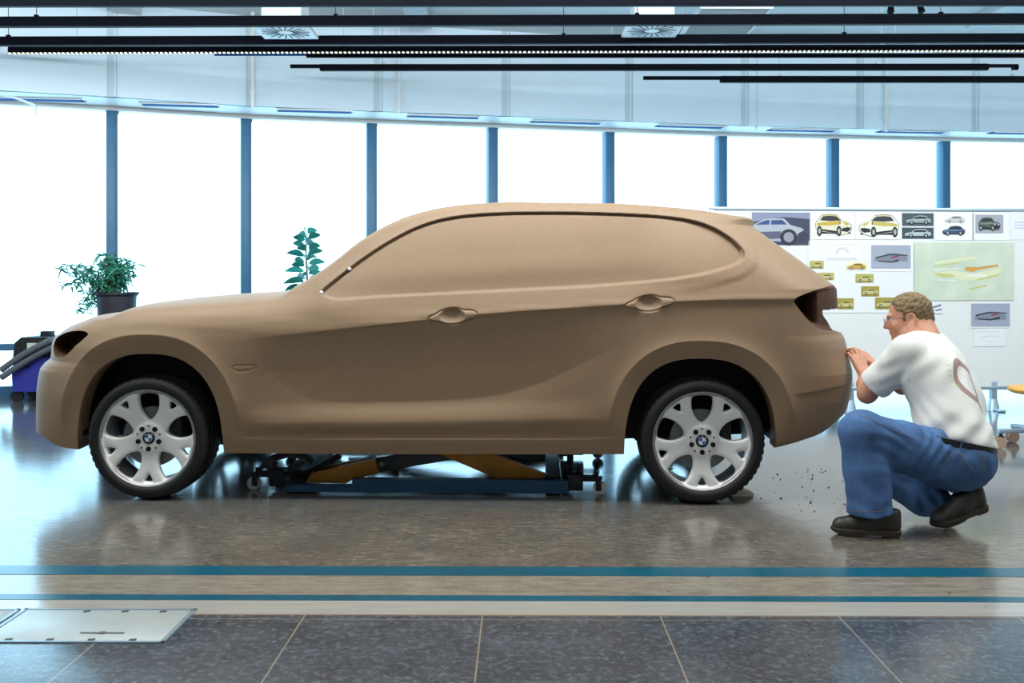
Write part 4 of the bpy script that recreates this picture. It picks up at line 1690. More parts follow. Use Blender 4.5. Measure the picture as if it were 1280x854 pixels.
sheet(940, 265.5, 1012, 306.5, (58, 62, 88), 'dark blue-grey print of a silver car in profile beside the spoiler', [
    ('tint', (140, 146, 172), [(0, .70), (.55, .86), (1, .80), (1, 1), (0, 1)]),
    ('car_drawing', (178, 182, 194), [(.0, .38), (.02, .62), (.22, .80), (.55, .82), (.66, .62), (.86, .52), (.97, .36), (.95, .16), (.70, .10), (.0, .14)]),
    ('window_drawing', (46, 76, 130), [(.05, .62), (.24, .76), (.52, .77), (.60, .63)]),
    ('flank_shade', (88, 92, 116), [(.0, .14), (.48, .20), (.5, .42), (.0, .40)]),
    ('front_shade', (52, 54, 78), [(.72, .10), (.96, .14), (.98, .34), (.90, .46), (.80, .36)]),
    ('pillar', (190, 194, 206), [(.29, .62), (.31, .78), (.33, .78), (.32, .62)]),
    ('wheel_drawing', (36, 36, 52), circ(.63, .24, .15, .25)),
    ('hub_drawing', (150, 152, 166), circ(.63, .24, .09, .16))])
sheet(1014, 265, 1067.5, 299.5, (247, 247, 246), 'white sheet with a yellow and black car sketch seen from behind',
      car_art(.10, .16, .84, 1.45, (232, 226, 196), (44, 44, 44), (30, 30, 30), (206, 174, 58), True, True))
sheet(1069, 265, 1126.5, 299.5, (247, 247, 246), 'white sheet with a pale yellow car sketch seen from the front',
      car_art(.08, .12, .86, 1.5, (240, 238, 222), (50, 50, 52), (32, 32, 32), (206, 184, 96), True, False))
sheet(1127.5, 266.5, 1166.5, 282.5, (70, 84, 92), 'upper of two small dark prints of a grey car',
      car_art(.12, .12, .80, 1.5, (150, 164, 166), (34, 42, 50), (18, 20, 24), (205, 214, 214)), name='photo_print')
sheet(1127.5, 284.5, 1166.5, 298.5, (58, 76, 92), 'lower of two small dark prints of a silver car',
      car_art(.08, .12, .84, 1.6, (176, 192, 198), (30, 40, 52), (18, 20, 24), (228, 234, 236)), name='photo_print')
sheet(1168, 265.5, 1217, 300.5, (248, 248, 249), 'white sheet with two small cars drawn one above the other',
      car_art(.26, .62, .50, .55, (214, 214, 214), (120, 120, 124), (150, 150, 150)) + car_art(.20, .18, .56, .75, (52, 76, 112), (22, 30, 48), (24, 26, 30), (130, 160, 190)))
sheet(1215, 265.5, 1262, 300.5, (246, 246, 247), 'white sheet carrying a grey print of a dark car, near the right edge', layer=0)
sheet(1219, 268.5, 1253.5, 291.5, (168, 172, 182), 'grey print of a dark car seen from behind on a white sheet',
      car_art(.10, .14, .78, 1.35, (74, 82, 80), (38, 42, 44), (22, 22, 24), (120, 130, 126), True, True), 1, 'photo_print')
sheet(1261.5, 262, 1336, 300, (240, 241, 247), 'white sheet with faint lavender notes at the right edge', [
    ('note_lines', (206, 206, 232), [[(.08, .56 - i * .1), (.45, .56 - i * .1), (.45, .60 - i * .1), (.08, .60 - i * .1)] for i in range(3)])])
sheet(1010, 301, 1141, 391, (242, 243, 244), 'large white backing sheet carrying small yellow car prints', layer=0)
sheet(1031, 303.5, 1072, 325, (247, 247, 248), 'white sheet with a faint grey round pencil sketch', [
    ('pencil_lines', (206, 208, 212), [[(.30, .30), (.38, .62), (.52, .74), (.66, .62), (.74, .34), (.70, .34), (.62, .56), (.52, .66), (.42, .56), (.34, .30)], [(.04, .04), (.96, .04), (.96, .10), (.04, .10)], [(.2, .86), (.9, .90), (.9, .93), (.2, .89)]])], 1)
sheet(1087, 303.5, 1140, 339.5, (246, 246, 247), 'white sheet behind the blue-grey print left of the big green sheet', layer=1)
sheet(1088.5, 306.5, 1137.5, 335.5, (168, 174, 192), 'blue-grey print of a dark sketched car left of the big green sheet', [
    ('car_drawing', (130, 136, 152), place(car_side(1)[0], .08, .22, .84, 1.0)),
    ('line_drawing', (52, 56, 70), [[(.10, .48), (.45, .62), (.92, .58), (.92, .53), (.45, .56), (.12, .42)], [(.16, .34), (.5, .30), (.70, .40), (.68, .28), (.48, .24), (.18, .29)]]),
    ('red_mark', (150, 48, 72), [(.48, .48), (.66, .56), (.70, .50), (.52, .43)])], 2, 'photo_print')


def green_paper():
    m = bpy.data.materials.new('green_render')
    m.use_nodes = True
    nt = m.node_tree
    N, L = nt.nodes, nt.links
    b = N['Principled BSDF']
    b.inputs['Roughness'].default_value = 0.6
    tc = N.new('ShaderNodeTexCoord')
    n = N.new('ShaderNodeTexNoise')
    n.inputs['Scale'].default_value = 5
    n.inputs['Detail'].default_value = 3
    L.new(tc.outputs['Object'], n.inputs['Vector'])
    cr = N.new('ShaderNodeValToRGB')
    cr.color_ramp.elements[0].position, cr.color_ramp.elements[1].position = 0.3, 0.75
    cr.color_ramp.elements[0].color, cr.color_ramp.elements[1].color = lin(178, 190, 172), lin(200, 207, 188)
    L.new(n.outputs['Fac'], cr.inputs[0])
    L.new(cr.outputs[0], b.inputs['Base Color'])
    return m


sheet(1142.5, 303, 1266.5, 375.5, None, 'large pale green sheet with loose yellow and orange strokes', [
    ('pale_stroke', (228, 231, 190), [[(.16, .44), (.38, .40), (.50, .34), (.72, .36), (.88, .50), (.86, .56), (.60, .46), (.36, .52)], [(.2, .62), (.45, .68), (.62, .72), (.62, .76), (.4, .72), (.2, .66)]]),
    ('olive_stroke', (206, 204, 128), [[(.18, .45), (.28, .40), (.42, .41), (.36, .46), (.24, .47)], [(.20, .60), (.44, .655), (.44, .635), (.20, .575)], [(.62, .36), (.86, .46), (.84, .42), (.64, .34)], [(.54, .20), (.74, .28), (.72, .24), (.56, .18)]]),
    ('white_stroke', (238, 241, 230), [[(.20, .53), (.46, .56), (.46, .545), (.20, .515)], [(.50, .42), (.60, .47), (.74, .44), (.72, .40), (.58, .41)], [(.24, .36), (.42, .35), (.42, .335), (.24, .345)]]),
    ('orange_stroke', (216, 160, 72), [(.50, .52), (.52, .58), (.62, .57), (.84, .62), (.84, .59), (.64, .53), (.58, .49)])], 1, 'sketch_sheet', green_paper())
YEL = [(1057, 327, 1083, 338, 'small print of a yellow car in profile, top right of the small yellow ones'),
       (1069, 342.5, 1091.5, 353.5, 'small yellow-green print in the middle of the white backing sheet'),
       (1076, 358, 1098.5, 370.5, 'small olive print with a car below the yellow-green one'),
       (1093.5, 372, 1119, 386.5, 'small olive print half hidden by the crouching man\'s head'),
       (1046, 373, 1066.5, 386.5, 'small olive print touching the tail lamp opening'),
       (1012, 326, 1029, 336, 'small green print just behind the sloping rear window edge'),
       (1022, 341, 1042, 350, 'small green print just above the tail lamp opening')]
for i, (u0, v0, u1, v1, lab) in enumerate(YEL):
    paper = (244, 238, 206) if i == 0 else (188, 182, 92) if i in (1, 5, 6) else (168, 152, 58)
    sheet(u0, v0, u1, v1, paper, lab,
          car_art(.06, .10, .88, 1.5, (214, 170, 62) if i == 0 else (206, 198, 130), (116, 104, 48), (98, 86, 40)), 1, 'photo_print')
sheet(1212, 379, 1262.5, 410, (246, 246, 247), 'white sheet behind the lower right blue-grey print', layer=0)
sheet(1213.5, 379.5, 1261.5, 408, (164, 170, 190), 'blue-grey print of a sketched car below the big green sheet', [
    ('car_drawing', (132, 138, 156), place(car_side(1)[0], .08, .20, .84, 1.0)),
    ('line_drawing', (50, 54, 68), [[(.10, .50), (.45, .64), (.92, .60), (.92, .55), (.45, .58), (.12, .44)], [(.16, .36), (.5, .32), (.74, .44), (.74, .32), (.48, .26), (.18, .31)]]),
    ('red_mark', (150, 48, 72), [(.50, .50), (.66, .57), (.70, .51), (.54, .45)])], 1, 'photo_print')
sheet(1217, 411, 1256, 433, (243, 244, 245), 'white sheet with a faint sketch under the lower right print', [
    ('pencil_lines', (214, 216, 222), [[(.1, .8), (.8, .84), (.8, .87), (.1, .83)], [(.15, .5), (.5, .62), (.85, .52), (.85, .49), (.5, .58), (.15, .46)], [(.3, .3), (.6, .22), (.6, .25), (.3, .33)]])])
sheet(1150, 377, 1178, 392, (238, 240, 244), 'white sheet with a dark corner sketch right of the man\'s hair', [
    ('pencil_lines', (120, 130, 150), [[(.50, .55), (.92, .8), (.92, .62), (.60, .45)], [(.62, .3), (.95, .42), (.95, .28), (.7, .2)]])], 1)

# ================================================================== plants
def leaf(mb, base, d, L_, w, droop, roll=0.0):
    """one bent lanceolate leaf"""
    d = Vector(d).normalized()
    up = Vector((0, 0, 1))
    s = d.cross(up)
    if s.length < 1e-3:
        s = Vector((1, 0, 0))
    s.normalize()
    s = (s * math.cos(roll) + s.cross(d) * math.sin(roll)).normalized()
    V, Fc = [], []
    n = 5
    for i in range(n + 1):
        t = i / n
        p = Vector(base) + d * (L_ * t) + Vector((0, 0, -droop * L_ * t * t))
        ww = w * math.sin(PI * min(1, t * 0.93 + 0.07)) ** 0.8
        fold = s.cross(d) * (ww * 0.25)
        V += [p - s * ww + fold, p, p + s * ww + fold]
    for i in range(n):
        for k in range(2):
            a = i * 3 + k
            Fc.append((a, a + 1, a + 4, a + 3))
    mb._add(V, Fc)


pc = at(146, 380, 9.0)
PX, PYY = pc.x, 9.0
pt_ = thing('potted_bamboo', 'bushy bamboo-like plant in a tall dark planter by the left window', 'plant', (PX, PYY, 0))
mb = MB()
POTZ = EYE - (368 - HZ) * 9.0 / F
mb.lathe([(0.0, 0.0), (0.125, 0.0), (0.130, 0.02), (0.168, POTZ - 0.02), (0.185, POTZ), (0.180, POTZ + 0.012), (0.165, POTZ), (0.155, POTZ - 0.05), (0.0, POTZ - 0.05)], (0, 0, 0), (0, 0, 1), 40)
for k in range(28):
    a = 2 * PI * k / 28
    mb.box((0.182 * math.cos(a), 0.182 * math.sin(a), POTZ + 0.012), (0.018, 0.018, 0.016), (0, 0, a))
mb.build('planter', M['pot'], pt_)
mb = MB()
mb.lathe([(0.0, POTZ - 0.03), (0.10, POTZ - 0.035), (0.158, POTZ - 0.045)], (0, 0, 0), (0, 0, 1), 24)
mb.build('soil', M['soil'], pt_)
st, lv = MB(), MB()
rr = random.Random(5)
for k in range(46):
    if k < 24:      # the dense upright clump
        tx, tz = rr.gauss(-0.01, 0.09), POTZ + rr.uniform(0.16, 0.36)
    else:           # the loose arching spray to the left
        tx, tz = rr.uniform(-0.52, -0.06), POTZ + rr.uniform(-0.16, 0.27)
        if tx < -0.4:
            tz = max(tz, POTZ + 0.08)
    ty = rr.gauss(0, 0.10)
    b0 = Vector((rr.gauss(0, .05) - 0.02, rr.gauss(0, .05), POTZ - 0.04))
    e0 = Vector((tx, ty, tz))
    md = (b0 + e0) / 2 + Vector((0, 0, 0.16 if k >= 24 else 0.05))
    pts = []
    for i in range(7):
        t = i / 6
        pts.append(b0 * (1 - t) ** 2 + md * 2 * t * (1 - t) + e0 * t * t)
    st.tube(pts, [0.004 - 0.0025 * i / 6 for i in range(7)], 6)
    for i in range(2, 7):
        for _ in range(6 if i > 3 else 3):
            a = rr.uniform(0, 2 * PI)
            dd = Vector((math.cos(a), math.sin(a) * 0.8, rr.uniform(-0.5, 0.8)))
            leaf(lv, pts[i] + Vector((rr.gauss(0, .012), rr.gauss(0, .012), rr.gauss(0, .012))), dd, rr.uniform(0.06, 0.11), rr.uniform(0.007, 0.012), rr.uniform(0.1, 0.7), rr.uniform(-1, 1))
st.build('stems', M['stem'], pt_)
lv.build('foliage', M['leaf'], pt_, angle=60)

pc = at(384, 330, 9.3)
ft = thing('rubber_plant', 'single-stemmed plant with large green leaves by the window behind the bonnet', 'plant', (pc.x, 9.3, 0))
mb = MB()
mb.lathe([(0, 0), (0.13, 0), (0.17, 0.34), (0.185, 0.36), (0.17, 0.37), (0.155, 0.33), (0, 0.33)], (0, 0, 0), (0, 0, 1), 36)
mb.build('planter', M['pot'], ft)
mb = MB()
mb.lathe([(0.0, 0.345), (0.1, 0.34), (0.157, 0.335)], (0, 0, 0), (0, 0, 1), 24)
mb.build('soil', M['soil'], ft)
mb = MB()
mb.tube([(0, 0, 0.3), (0.01, 0, 0.7), (0.0, 0.01, 1.1), (-0.01, 0, 1.35), (-0.015, 0, 1.54)], [0.014, 0.012, 0.010, 0.008, 0.005], 8)
mb.build('stem', M['stem'], ft)
rr = random.Random(11)
for k in range(30):
    z = 1.04 + 0.50 * (k / 29)
    a = k * 2.399 + 0.4
    lm = MB()
    el = 0.15 + 0.75 * (k / 29)
    L_ = rr.uniform(0.17, 0.22) * (1.0 - 0.25 * (k / 29))
    d = Vector((math.cos(a), math.sin(a), el))
    b0 = Vector((-0.008, 0, z))
    dn = d.normalized()
    lm.tube([b0, b0 + dn * 0.035], 0.003, 6)
    leaf(lm, b0 + dn * 0.03, d, L_, 0.040, 0.35, rr.choice((-1, 1)) * rr.uniform(0.5, 1.3))
    lm.build('leaf', M['leaf2'], ft, angle=60)

# ================================================================== blue cleaning machine at the far left
vc = on_floor(40, 503)
vt = thing('industrial_vacuum', 'blue wheeled cleaning machine with black top and grey hoses at far left', 'vacuum cleaner', vc.to_tuple())
sc = vc.y / F      # metres per row at that distance
mb = MB()
mb.prism([(-0.17, 0.10), (0.24, 0.10), (0.26, 0.36), (0.20, 0.42), (-0.14, 0.42), (-0.18, 0.30)], (0, -0.02, 0), (1, 0, 0), (0, 0, 1), -0.42)
tk = mb.build('tank', M['vacblue'], vt, smooth=False)
mb = MB()
mb.prism([(-0.18, 0.40), (0.20, 0.40), (0.24, 0.55), (0.14, 0.60), (-0.10, 0.60), (-0.16, 0.55)], (0, 0.0, 0), (1, 0, 0), (0, 0, 1), -0.38)
mb.box((0.06, 0.18, 0.62), (0.10, 0.10, 0.06), bev=0.01)
mb.build('motor_head', M['black'], vt, smooth=False)
mb = MB()
mb.box((0.0, -0.004, 0.51), (0.085, 0.006, 0.075))
mb.build('rating_plate', M['caster'], vt, smooth=False)
for (a, b) in (((-0.24, 0.235), (0.30, 0.545)), ((-0.24, 0.305), (0.22, 0.58))):
    mb = MB()
    n = 44
    pts = []
    rs = []
    for i in range(n):
        t = i / (n - 1)
        pts.append((a[0] + (b[0] - a[0]) * t, -0.09, a[1] + (b[1] - a[1]) * t + 0.05 * math.sin(PI * t) * 0.4))
        rs.append(0.030 if i % 2 else 0.026)
    mb.tube(pts, rs, 14)
    mb.build('hose', M['hose'], vt)
mb = MB()
mb.tube([(-0.02, -0.03, 0.33), (-0.02, -0.09, 0.36)], 0.012, 8)
mb.tube([(0.16, -0.03, 0.42), (0.16, -0.09, 0.47)], 0.012, 8)
mb.build('hose_holder', M['black'], vt)
for sx, sy in ((-0.15, 0.03), (0.20, 0.03), (-0.15, 0.35), (0.20, 0.35)):
    mb = MB()
    mb.cyl((sx, sy - 0.02, 0.055), (sx, sy + 0.02, 0.055), 0.055, seg=24)
    mb.box((sx, sy, 0.085), (0.03, 0.055, 0.06), bev=0.004)
    mb.build('castor', M['black'], vt)

# ================================================================== work stool at the right edge
Ys = 6.75
sx_ = (1306 - CX) * Ys / F
ws = thing('work_stool', 'rolling stool with a round yellow wooden seat at the right edge', 'stool', (sx_, Ys, 0))
zs = EYE - (485 - HZ) * Ys / F
mb = MB()
mb.lathe([(0.0, zs - 0.035), (0.20, zs - 0.035), (0.222, zs - 0.025), (0.228, zs - 0.01), (0.22, zs + 0.002), (0.12, zs - 0.004), (0.0, zs - 0.008)], (0, 0, 0), (0, 0, 1), 48)
mb.build('seat', M['wood'], ws)
mb = MB()
mb.cyl((0, 0, 0.09), (0, 0, 0.24), 0.028, seg=20)
mb.cyl((0, 0, 0.24), (0, 0, zs - 0.03), 0.016, seg=20)
mb.cyl((0, 0, zs - 0.055), (0, 0, zs - 0.03), 0.09, 0.10, 24)
mb.build('column', M['dsteel'], ws)
for k in range(5):
    a = math.radians(176 + 72 * k)
    c_, s_ = math.cos(a), math.sin(a)
    mb = MB()
    mb.bar((0.02 * c_, 0.02 * s_, 0.125), (0.30 * c_, 0.30 * s_, 0.112), 0.04, 0.028, bev=0.006)
    mb.build('base_arm', M['alu'], ws)
    f = MB()
    x_, y_ = 0.285 * c_, 0.285 * s_
    f.cyl((x_, y_, 0.075), (x_, y_, 0.105), 0.012, seg=12)
    f.box((x_, y_, 0.068), (0.04, 0.02, 0.03), bev=0.004)
    fo = f.build('castor_fork', M['dsteel'], ws)
    for s2 in (-1, 1):
        w = MB()
        w.cyl((x_ - 0.012, y_ + s2 * 0.010, 0.038), (x_ - 0.012, y_ + s2 * 0.028, 0.038), 0.038, seg=24)
        w.build('castor_wheel', M['castor_wood'], fo)
# ================================================================== the crouching man
def surface_nets(f, xs, ys, zs):
    """quads of the zero level of f sampled on a rectilinear grid (negative inside)"""
    s = f < 0
    nx, ny, nz = f.shape
    cnt = np.zeros((nx - 1, ny - 1, nz - 1), np.int8)
    for a in (0, 1):
        for b in (0, 1):
            for c in (0, 1):
                cnt += s[a:nx - 1 + a, b:ny - 1 + b, c:nz - 1 + c]
    act = np.argwhere((cnt > 0) & (cnt < 8))
    vid = -np.ones((nx - 1, ny - 1, nz - 1), np.int64)
    vid[act[:, 0], act[:, 1], act[:, 2]] = np.arange(len(act))
    G = (xs, ys, zs)
    corners = [(a, b, c) for a in (0, 1) for b in (0, 1) for c in (0, 1)]
    val = {k: f[act[:, 0] + k[0], act[:, 1] + k[1], act[:, 2] + k[2]] for k in corners}
    pos = {k: np.stack([G[i][act[:, i] + k[i]] for i in range(3)], 1) for k in corners}
    acc = np.zeros((len(act), 3))
    num = np.zeros(len(act))
    for k in corners:
        for ax in range(3):
            if k[ax] == 0:
                k2 = tuple(1 if i == ax else k[i] for i in range(3))
                a, b = val[k], val[k2]
                m = (a < 0) != (b < 0)
                t = np.where(m, a / np.where(m, a - b, 1), 0)[:, None]
                p = pos[k] * (1 - t) + pos[k2] * t
                acc += np.where(m[:, None], p, 0)
                num += m
    V = acc / np.maximum(num, 1)[:, None]
    Q = []
    for ax in range(3):
        sl0 = [slice(None)] * 3
        sl1 = [slice(None)] * 3
        sl0[ax], sl1[ax] = slice(0, -1), slice(1, None)
        a, b = s[tuple(sl0)], s[tuple(sl1)]
        e = np.argwhere(a != b)
        o = [i for i in range(3) if i != ax]
        ok = (e[:, o[0]] > 0) & (e[:, o[1]] > 0) & (e[:, o[0]] < f.shape[o[0]] - 1) & (e[:, o[1]] < f.shape[o[1]] - 1)
        e = e[ok]
        inside_first = a[e[:, 0], e[:, 1], e[:, 2]]

        def cell(d0, d1):
            c = e.copy()
            c[:, o[0]] += d0
            c[:, o[1]] += d1
            return vid[c[:, 0], c[:, 1], c[:, 2]]
        q = np.stack([cell(-1, -1), cell(0, -1), cell(0, 0), cell(-1, 0)], 1)
        flip = inside_first if ax != 1 else ~inside_first
        q = np.where(flip[:, None], q, q[:, ::-1])
        Q.append(q)
    Q = np.concatenate(Q)
    Q = Q[(Q >= 0).all(1)]
    return V, Q


class Field:
    """a union of rounded shapes on a grid"""
    def __init__(self, xs, ys, zs):
        self.g = (np.asarray(xs), np.asarray(ys), np.asarray(zs))
        self.f = np.full((len(xs), len(ys), len(zs)), 0.5, np.float32)

    def _block(self, lo, hi):
        sl = []
        for i in range(3):
            a = max(0, np.searchsorted(self.g[i], lo[i]) - 1)
            b = min(len(self.g[i]), np.searchsorted(self.g[i], hi[i]) + 1)
            sl.append(slice(a, max(b, a)))
        X, Y, Z = np.meshgrid(*[self.g[i][sl[i]] for i in range(3)], indexing='ij')
        return tuple(sl), X, Y, Z

    def _put(self, sl, d, k, op='u'):
        f = self.f[sl]
        if op == 'u':
            if k > 0:
                h = np.clip(0.5 + 0.5 * (f - d) / k, 0, 1)
                r = f * (1 - h) + d * h - k * h * (1 - h)
            else:
                r = np.minimum(f, d)
        else:      # subtract
            h = np.clip(0.5 - 0.5 * (f + d) / max(k, 1e-4), 0, 1)
            r = f * (1 - h) - d * h + k * h * (1 - h)
        self.f[sl] = r

    def cone(self, a, b, ra, rb, k=0.03, op='u', squash=None):
        a, b = np.array(a, float), np.array(b, float)
        m = max(ra, rb) + 0.09
        sl, X, Y, Z = self._block(np.minimum(a, b) - m, np.maximum(a, b) + m)
        if X.size == 0:
            return self
        d = b - a
        L2 = max((d ** 2).sum(), 1e-9)
        px, py, pz = X - a[0], Y - a[1], Z - a[2]
        t = np.clip((px * d[0] + py * d[1] + pz * d[2]) / L2, 0, 1)
        qx, qy, qz = px - t * d[0], py - t * d[1], pz - t * d[2]
        if squash is not None:     # (unit direction, factor): thinner along that direction
            n, fct = np.array(squash[0], float), squash[1]
            n /= np.linalg.norm(n)
            c = qx * n[0] + qy * n[1] + qz * n[2]
            e = c * (1 / fct - 1)
            qx, qy, qz = qx + e * n[0], qy + e * n[1], qz + e * n[2]
        dist = np.sqrt(qx * qx + qy * qy + qz * qz) - (ra + t * (rb - ra))
        self._put(sl, dist.astype(np.float32), k, op)
        return self

    def ell(self, c, r, R=None, k=0.03, op='u'):
        """ellipsoid with half axes r along the rows of R"""
        c, r = np.array(c, float), np.array(r, float)
        m = r.max() + 0.09
        sl, X, Y, Z = self._block(c - m, c + m)
        if X.size == 0:
            return self
        P = np.stack([X - c[0], Y - c[1], Z - c[2]], -1)
        if R is not None:
            P = P @ np.array(R, float).T
        k0 = np.sqrt(((P / r) ** 2).sum(-1))
        k1 = np.sqrt(((P / (r * r)) ** 2).sum(-1))
        d = k0 * (k0 - 1) / np.maximum(k1, 1e-6)
        self._put(sl, d.astype(np.float32), k, op)
        return self

    def mesh(self):
        return surface_nets(self.f, *self.g)

    def coords(self):
        return np.meshgrid(*self.g, indexing='ij')


def axis_grid(segs):
    """segs: (start, end, step) -> strictly increasing samples"""
    out = [segs[0][0]]
    for a, b, h in segs:
        n = max(1, int(round((b - out[-1]) / h)))
        out += list(np.linspace(out[-1], b, n + 1)[1:])
    return np.array(out)


def A(u, v, d):
    return np.array(at(u, v, d))


def relax(V, Q, n=3, lam=0.5):
    e = np.concatenate([Q[:, [0, 1]], Q[:, [1, 2]], Q[:, [2, 3]], Q[:, [3, 0]]])
    e = np.concatenate([e, e[:, ::-1]])
    deg = np.bincount(e[:, 0], minlength=len(V)).astype(float)
    for _ in range(n):
        S = np.stack([np.bincount(e[:, 0], weights=V[e[:, 1], i], minlength=len(V)) for i in range(3)], 1)
        V = V + lam * (S / deg[:, None] - V)
    return V


# joints, from the photograph
pel = A(1195, 574, 4.66)
hipL, hipR = A(1184, 574, 4.60), A(1196, 576, 4.76)
kneL, kneR = A(1075, 539, 4.50), A(1104, 592, 4.80)
ankL, ankR = A(1103, 640, 4.447), A(1186, 638, 4.68)
waist = A(1188, 536, 4.70)
chest = A(1168, 470, 4.83)
neckb = A(1150, 421, 4.93)
shL, shR = A(1134, 440, 4.77), A(1168, 436, 5.06)
elbL, elbR = A(1084, 492, 4.93), A(1128, 482, 5.22)
wriL, wriR = A(1080.5, 468, 5.16), A(1093, 456, 5.215)
headc = A(1135.5, 398.5, 4.97)
latC = np.array([-0.62, -0.78, 0.0])          # towards the left shoulder
latC /= np.linalg.norm(latC)
fwdC = np.array([-0.78, 0.62, 0.0])
latP = np.array([-0.25, -0.97, 0.0])
fwdH = np.array([-0.93, 0.36, -0.10])
fwdH /= np.linalg.norm(fwdH)
latH = np.cross([0, 0, 1], fwdH)
latH /= np.linalg.norm(latH)
upH = np.cross(fwdH, latH)
RH = np.stack([fwdH, latH, upH])

gx = axis_grid([(1.52, 1.60, 0.010), (1.60, 1.84, 0.0034), (1.84, 1.96, 0.0042), (1.96, 2.52, 0.011)])
gy = axis_grid([(4.28, 4.80, 0.011), (4.80, 4.84, 0.008), (4.84, 5.00, 0.0042), (5.00, 5.10, 0.0062), (5.10, 5.36, 0.0034), (5.36, 5.44, 0.01)])
gz = axis_grid([(-0.02, 0.52, 0.012), (0.52, 0.62, 0.008), (0.62, 0.82, 0.0034), (0.82, 0.87, 0.0062), (0.87, 1.02, 0.0042), (1.02, 1.14, 0.0065)])
B = Field(gx, gy, gz)
H_ = lambda f, l, u: headc + fwdH * f + latH * l + upH * u
# head and face
B.ell(H_(-0.012, 0, 0.030), (0.098, 0.077, 0.092), RH, 0.0)
B.ell(H_(0.030, 0, -0.030), (0.066, 0.058, 0.078), RH, 0.03)
B.cone(H_(0.050, 0, -0.088), H_(0.062, 0, -0.095), 0.026, 0.020, 0.03)          # chin
B.cone(H_(0.012, 0.040, -0.075), H_(0.050, 0.014, -0.094), 0.020, 0.018, 0.03)
B.cone(H_(0.012, -0.040, -0.075), H_(0.050, -0.014, -0.094), 0.020, 0.018, 0.03)
B.cone(H_(0.086, 0, 0.012), H_(0.108, 0, -0.030), 0.009, 0.013, 0.014)          # nose
B.ell(H_(0.096, 0.012, -0.035), (0.009, 0.008, 0.007), RH, 0.008)
B.ell(H_(0.096, -0.012, -0.035), (0.009, 0.008, 0.007), RH, 0.008)
B.cone(H_(0.082, 0.036, 0.022), H_(0.090, 0.010, 0.020), 0.008, 0.008, 0.014)   # brows
B.cone(H_(0.082, -0.036, 0.022), H_(0.090, -0.010, 0.020), 0.008, 0.008, 0.014)
for s in (-1, 1):
    B.ell(H_(0.091, s * 0.031, 0.004), (0.014, 0.015, 0.010), RH, 0.010, 's')    # sockets
    B.ell(H_(0.054, s * 0.050, -0.030), (0.026, 0.018, 0.022), RH, 0.02)         # cheeks
    # ears
    B.ell(H_(-0.012, s * 0.077, -0.010), (0.020, 0.008, 0.032), RH, 0.005)
    B.ell(H_(-0.006, s * 0.090, -0.010), (0.010, 0.011, 0.016), RH, 0.003, 's')
    arc = [(0.008, -0.004), (0.006, 0.012), (-0.004, 0.024), (-0.018, 0.025), (-0.029, 0.012), (-0.030, -0.006), (-0.024, -0.024), (-0.012, -0.038), (0.000, -0.040)]
    for (f0, u0), (f1, u1) in zip(arc[:-1], arc[1:]):
        B.cone(H_(f0, s * (0.080 - 0.25 * f0), u0), H_(f1, s * (0.080 - 0.25 * f1), u1), 0.0052, 0.0052, 0.003)
    B.ell(H_(-0.006, s * 0.079, -0.038), (0.009, 0.007, 0.010), RH, 0.004)
B.cone(H_(0.088, 0.018, -0.062), H_(0.088, -0.018, -0.062), 0.007, 0.007, 0.008)  # lips
B.cone(H_(0.098, 0.024, -0.060), H_(0.098, -0.024, -0.060), 0.003, 0.003, 0.004, 's')
# neck and trunk
B.cone(H_(-0.045, 0, -0.045), neckb + fwdC * -0.015, 0.062, 0.066, 0.04)
B.cone(H_(-0.010, 0, -0.070), neckb + fwdC * 0.03, 0.050, 0.060, 0.04)
B.cone(shL, shR, 0.062, 0.062, 0.06)
B.cone(chest + latC * 0.08, chest - latC * 0.08, 0.105, 0.105, 0.06)
B.cone(neckb, chest, 0.07, 0.10, 0.06)
B.cone(chest, waist, 0.12, 0.12, 0.06)
B.cone(waist, pel, 0.12, 0.13, 0.06)
# legs (inside the trousers)
for h, k_, a_ in ((hipL, kneL, ankL), (hipR, kneR, ankR)):
    B.cone(h, k_, 0.085, 0.058, 0.05)
    B.cone(k_, a_, 0.056, 0.040, 0.03)
footL = A(1060, 662, 4.475)
B.cone(ankL, A(1105, 655, 4.447), 0.028, 0.020, 0.01)
B.cone(A(1105, 659, 4.447), footL, 0.018, 0.015, 0.01)
footR = A(1182, 655, 4.57)
B.cone(ankR, A(1208, 632, 4.62), 0.036, 0.028, 0.02)
B.cone(A(1208, 634, 4.62), footR, 0.028, 0.022, 0.02)
# arms
B.cone(shL, elbL, 0.056, 0.046, 0.03)
B.cone(elbL, elbL * 0.55 + wriL * 0.45, 0.046, 0.042, 0.02)
B.cone(elbL * 0.55 + wriL * 0.45, wriL, 0.042, 0.028, 0.02)
B.cone(shR, elbR, 0.054, 0.045, 0.03)
B.cone(elbR, elbR * 0.55 + wriR * 0.45, 0.045, 0.041, 0.02)
B.cone(elbR * 0.55 + wriR * 0.45, wriR, 0.041, 0.027, 0.02)


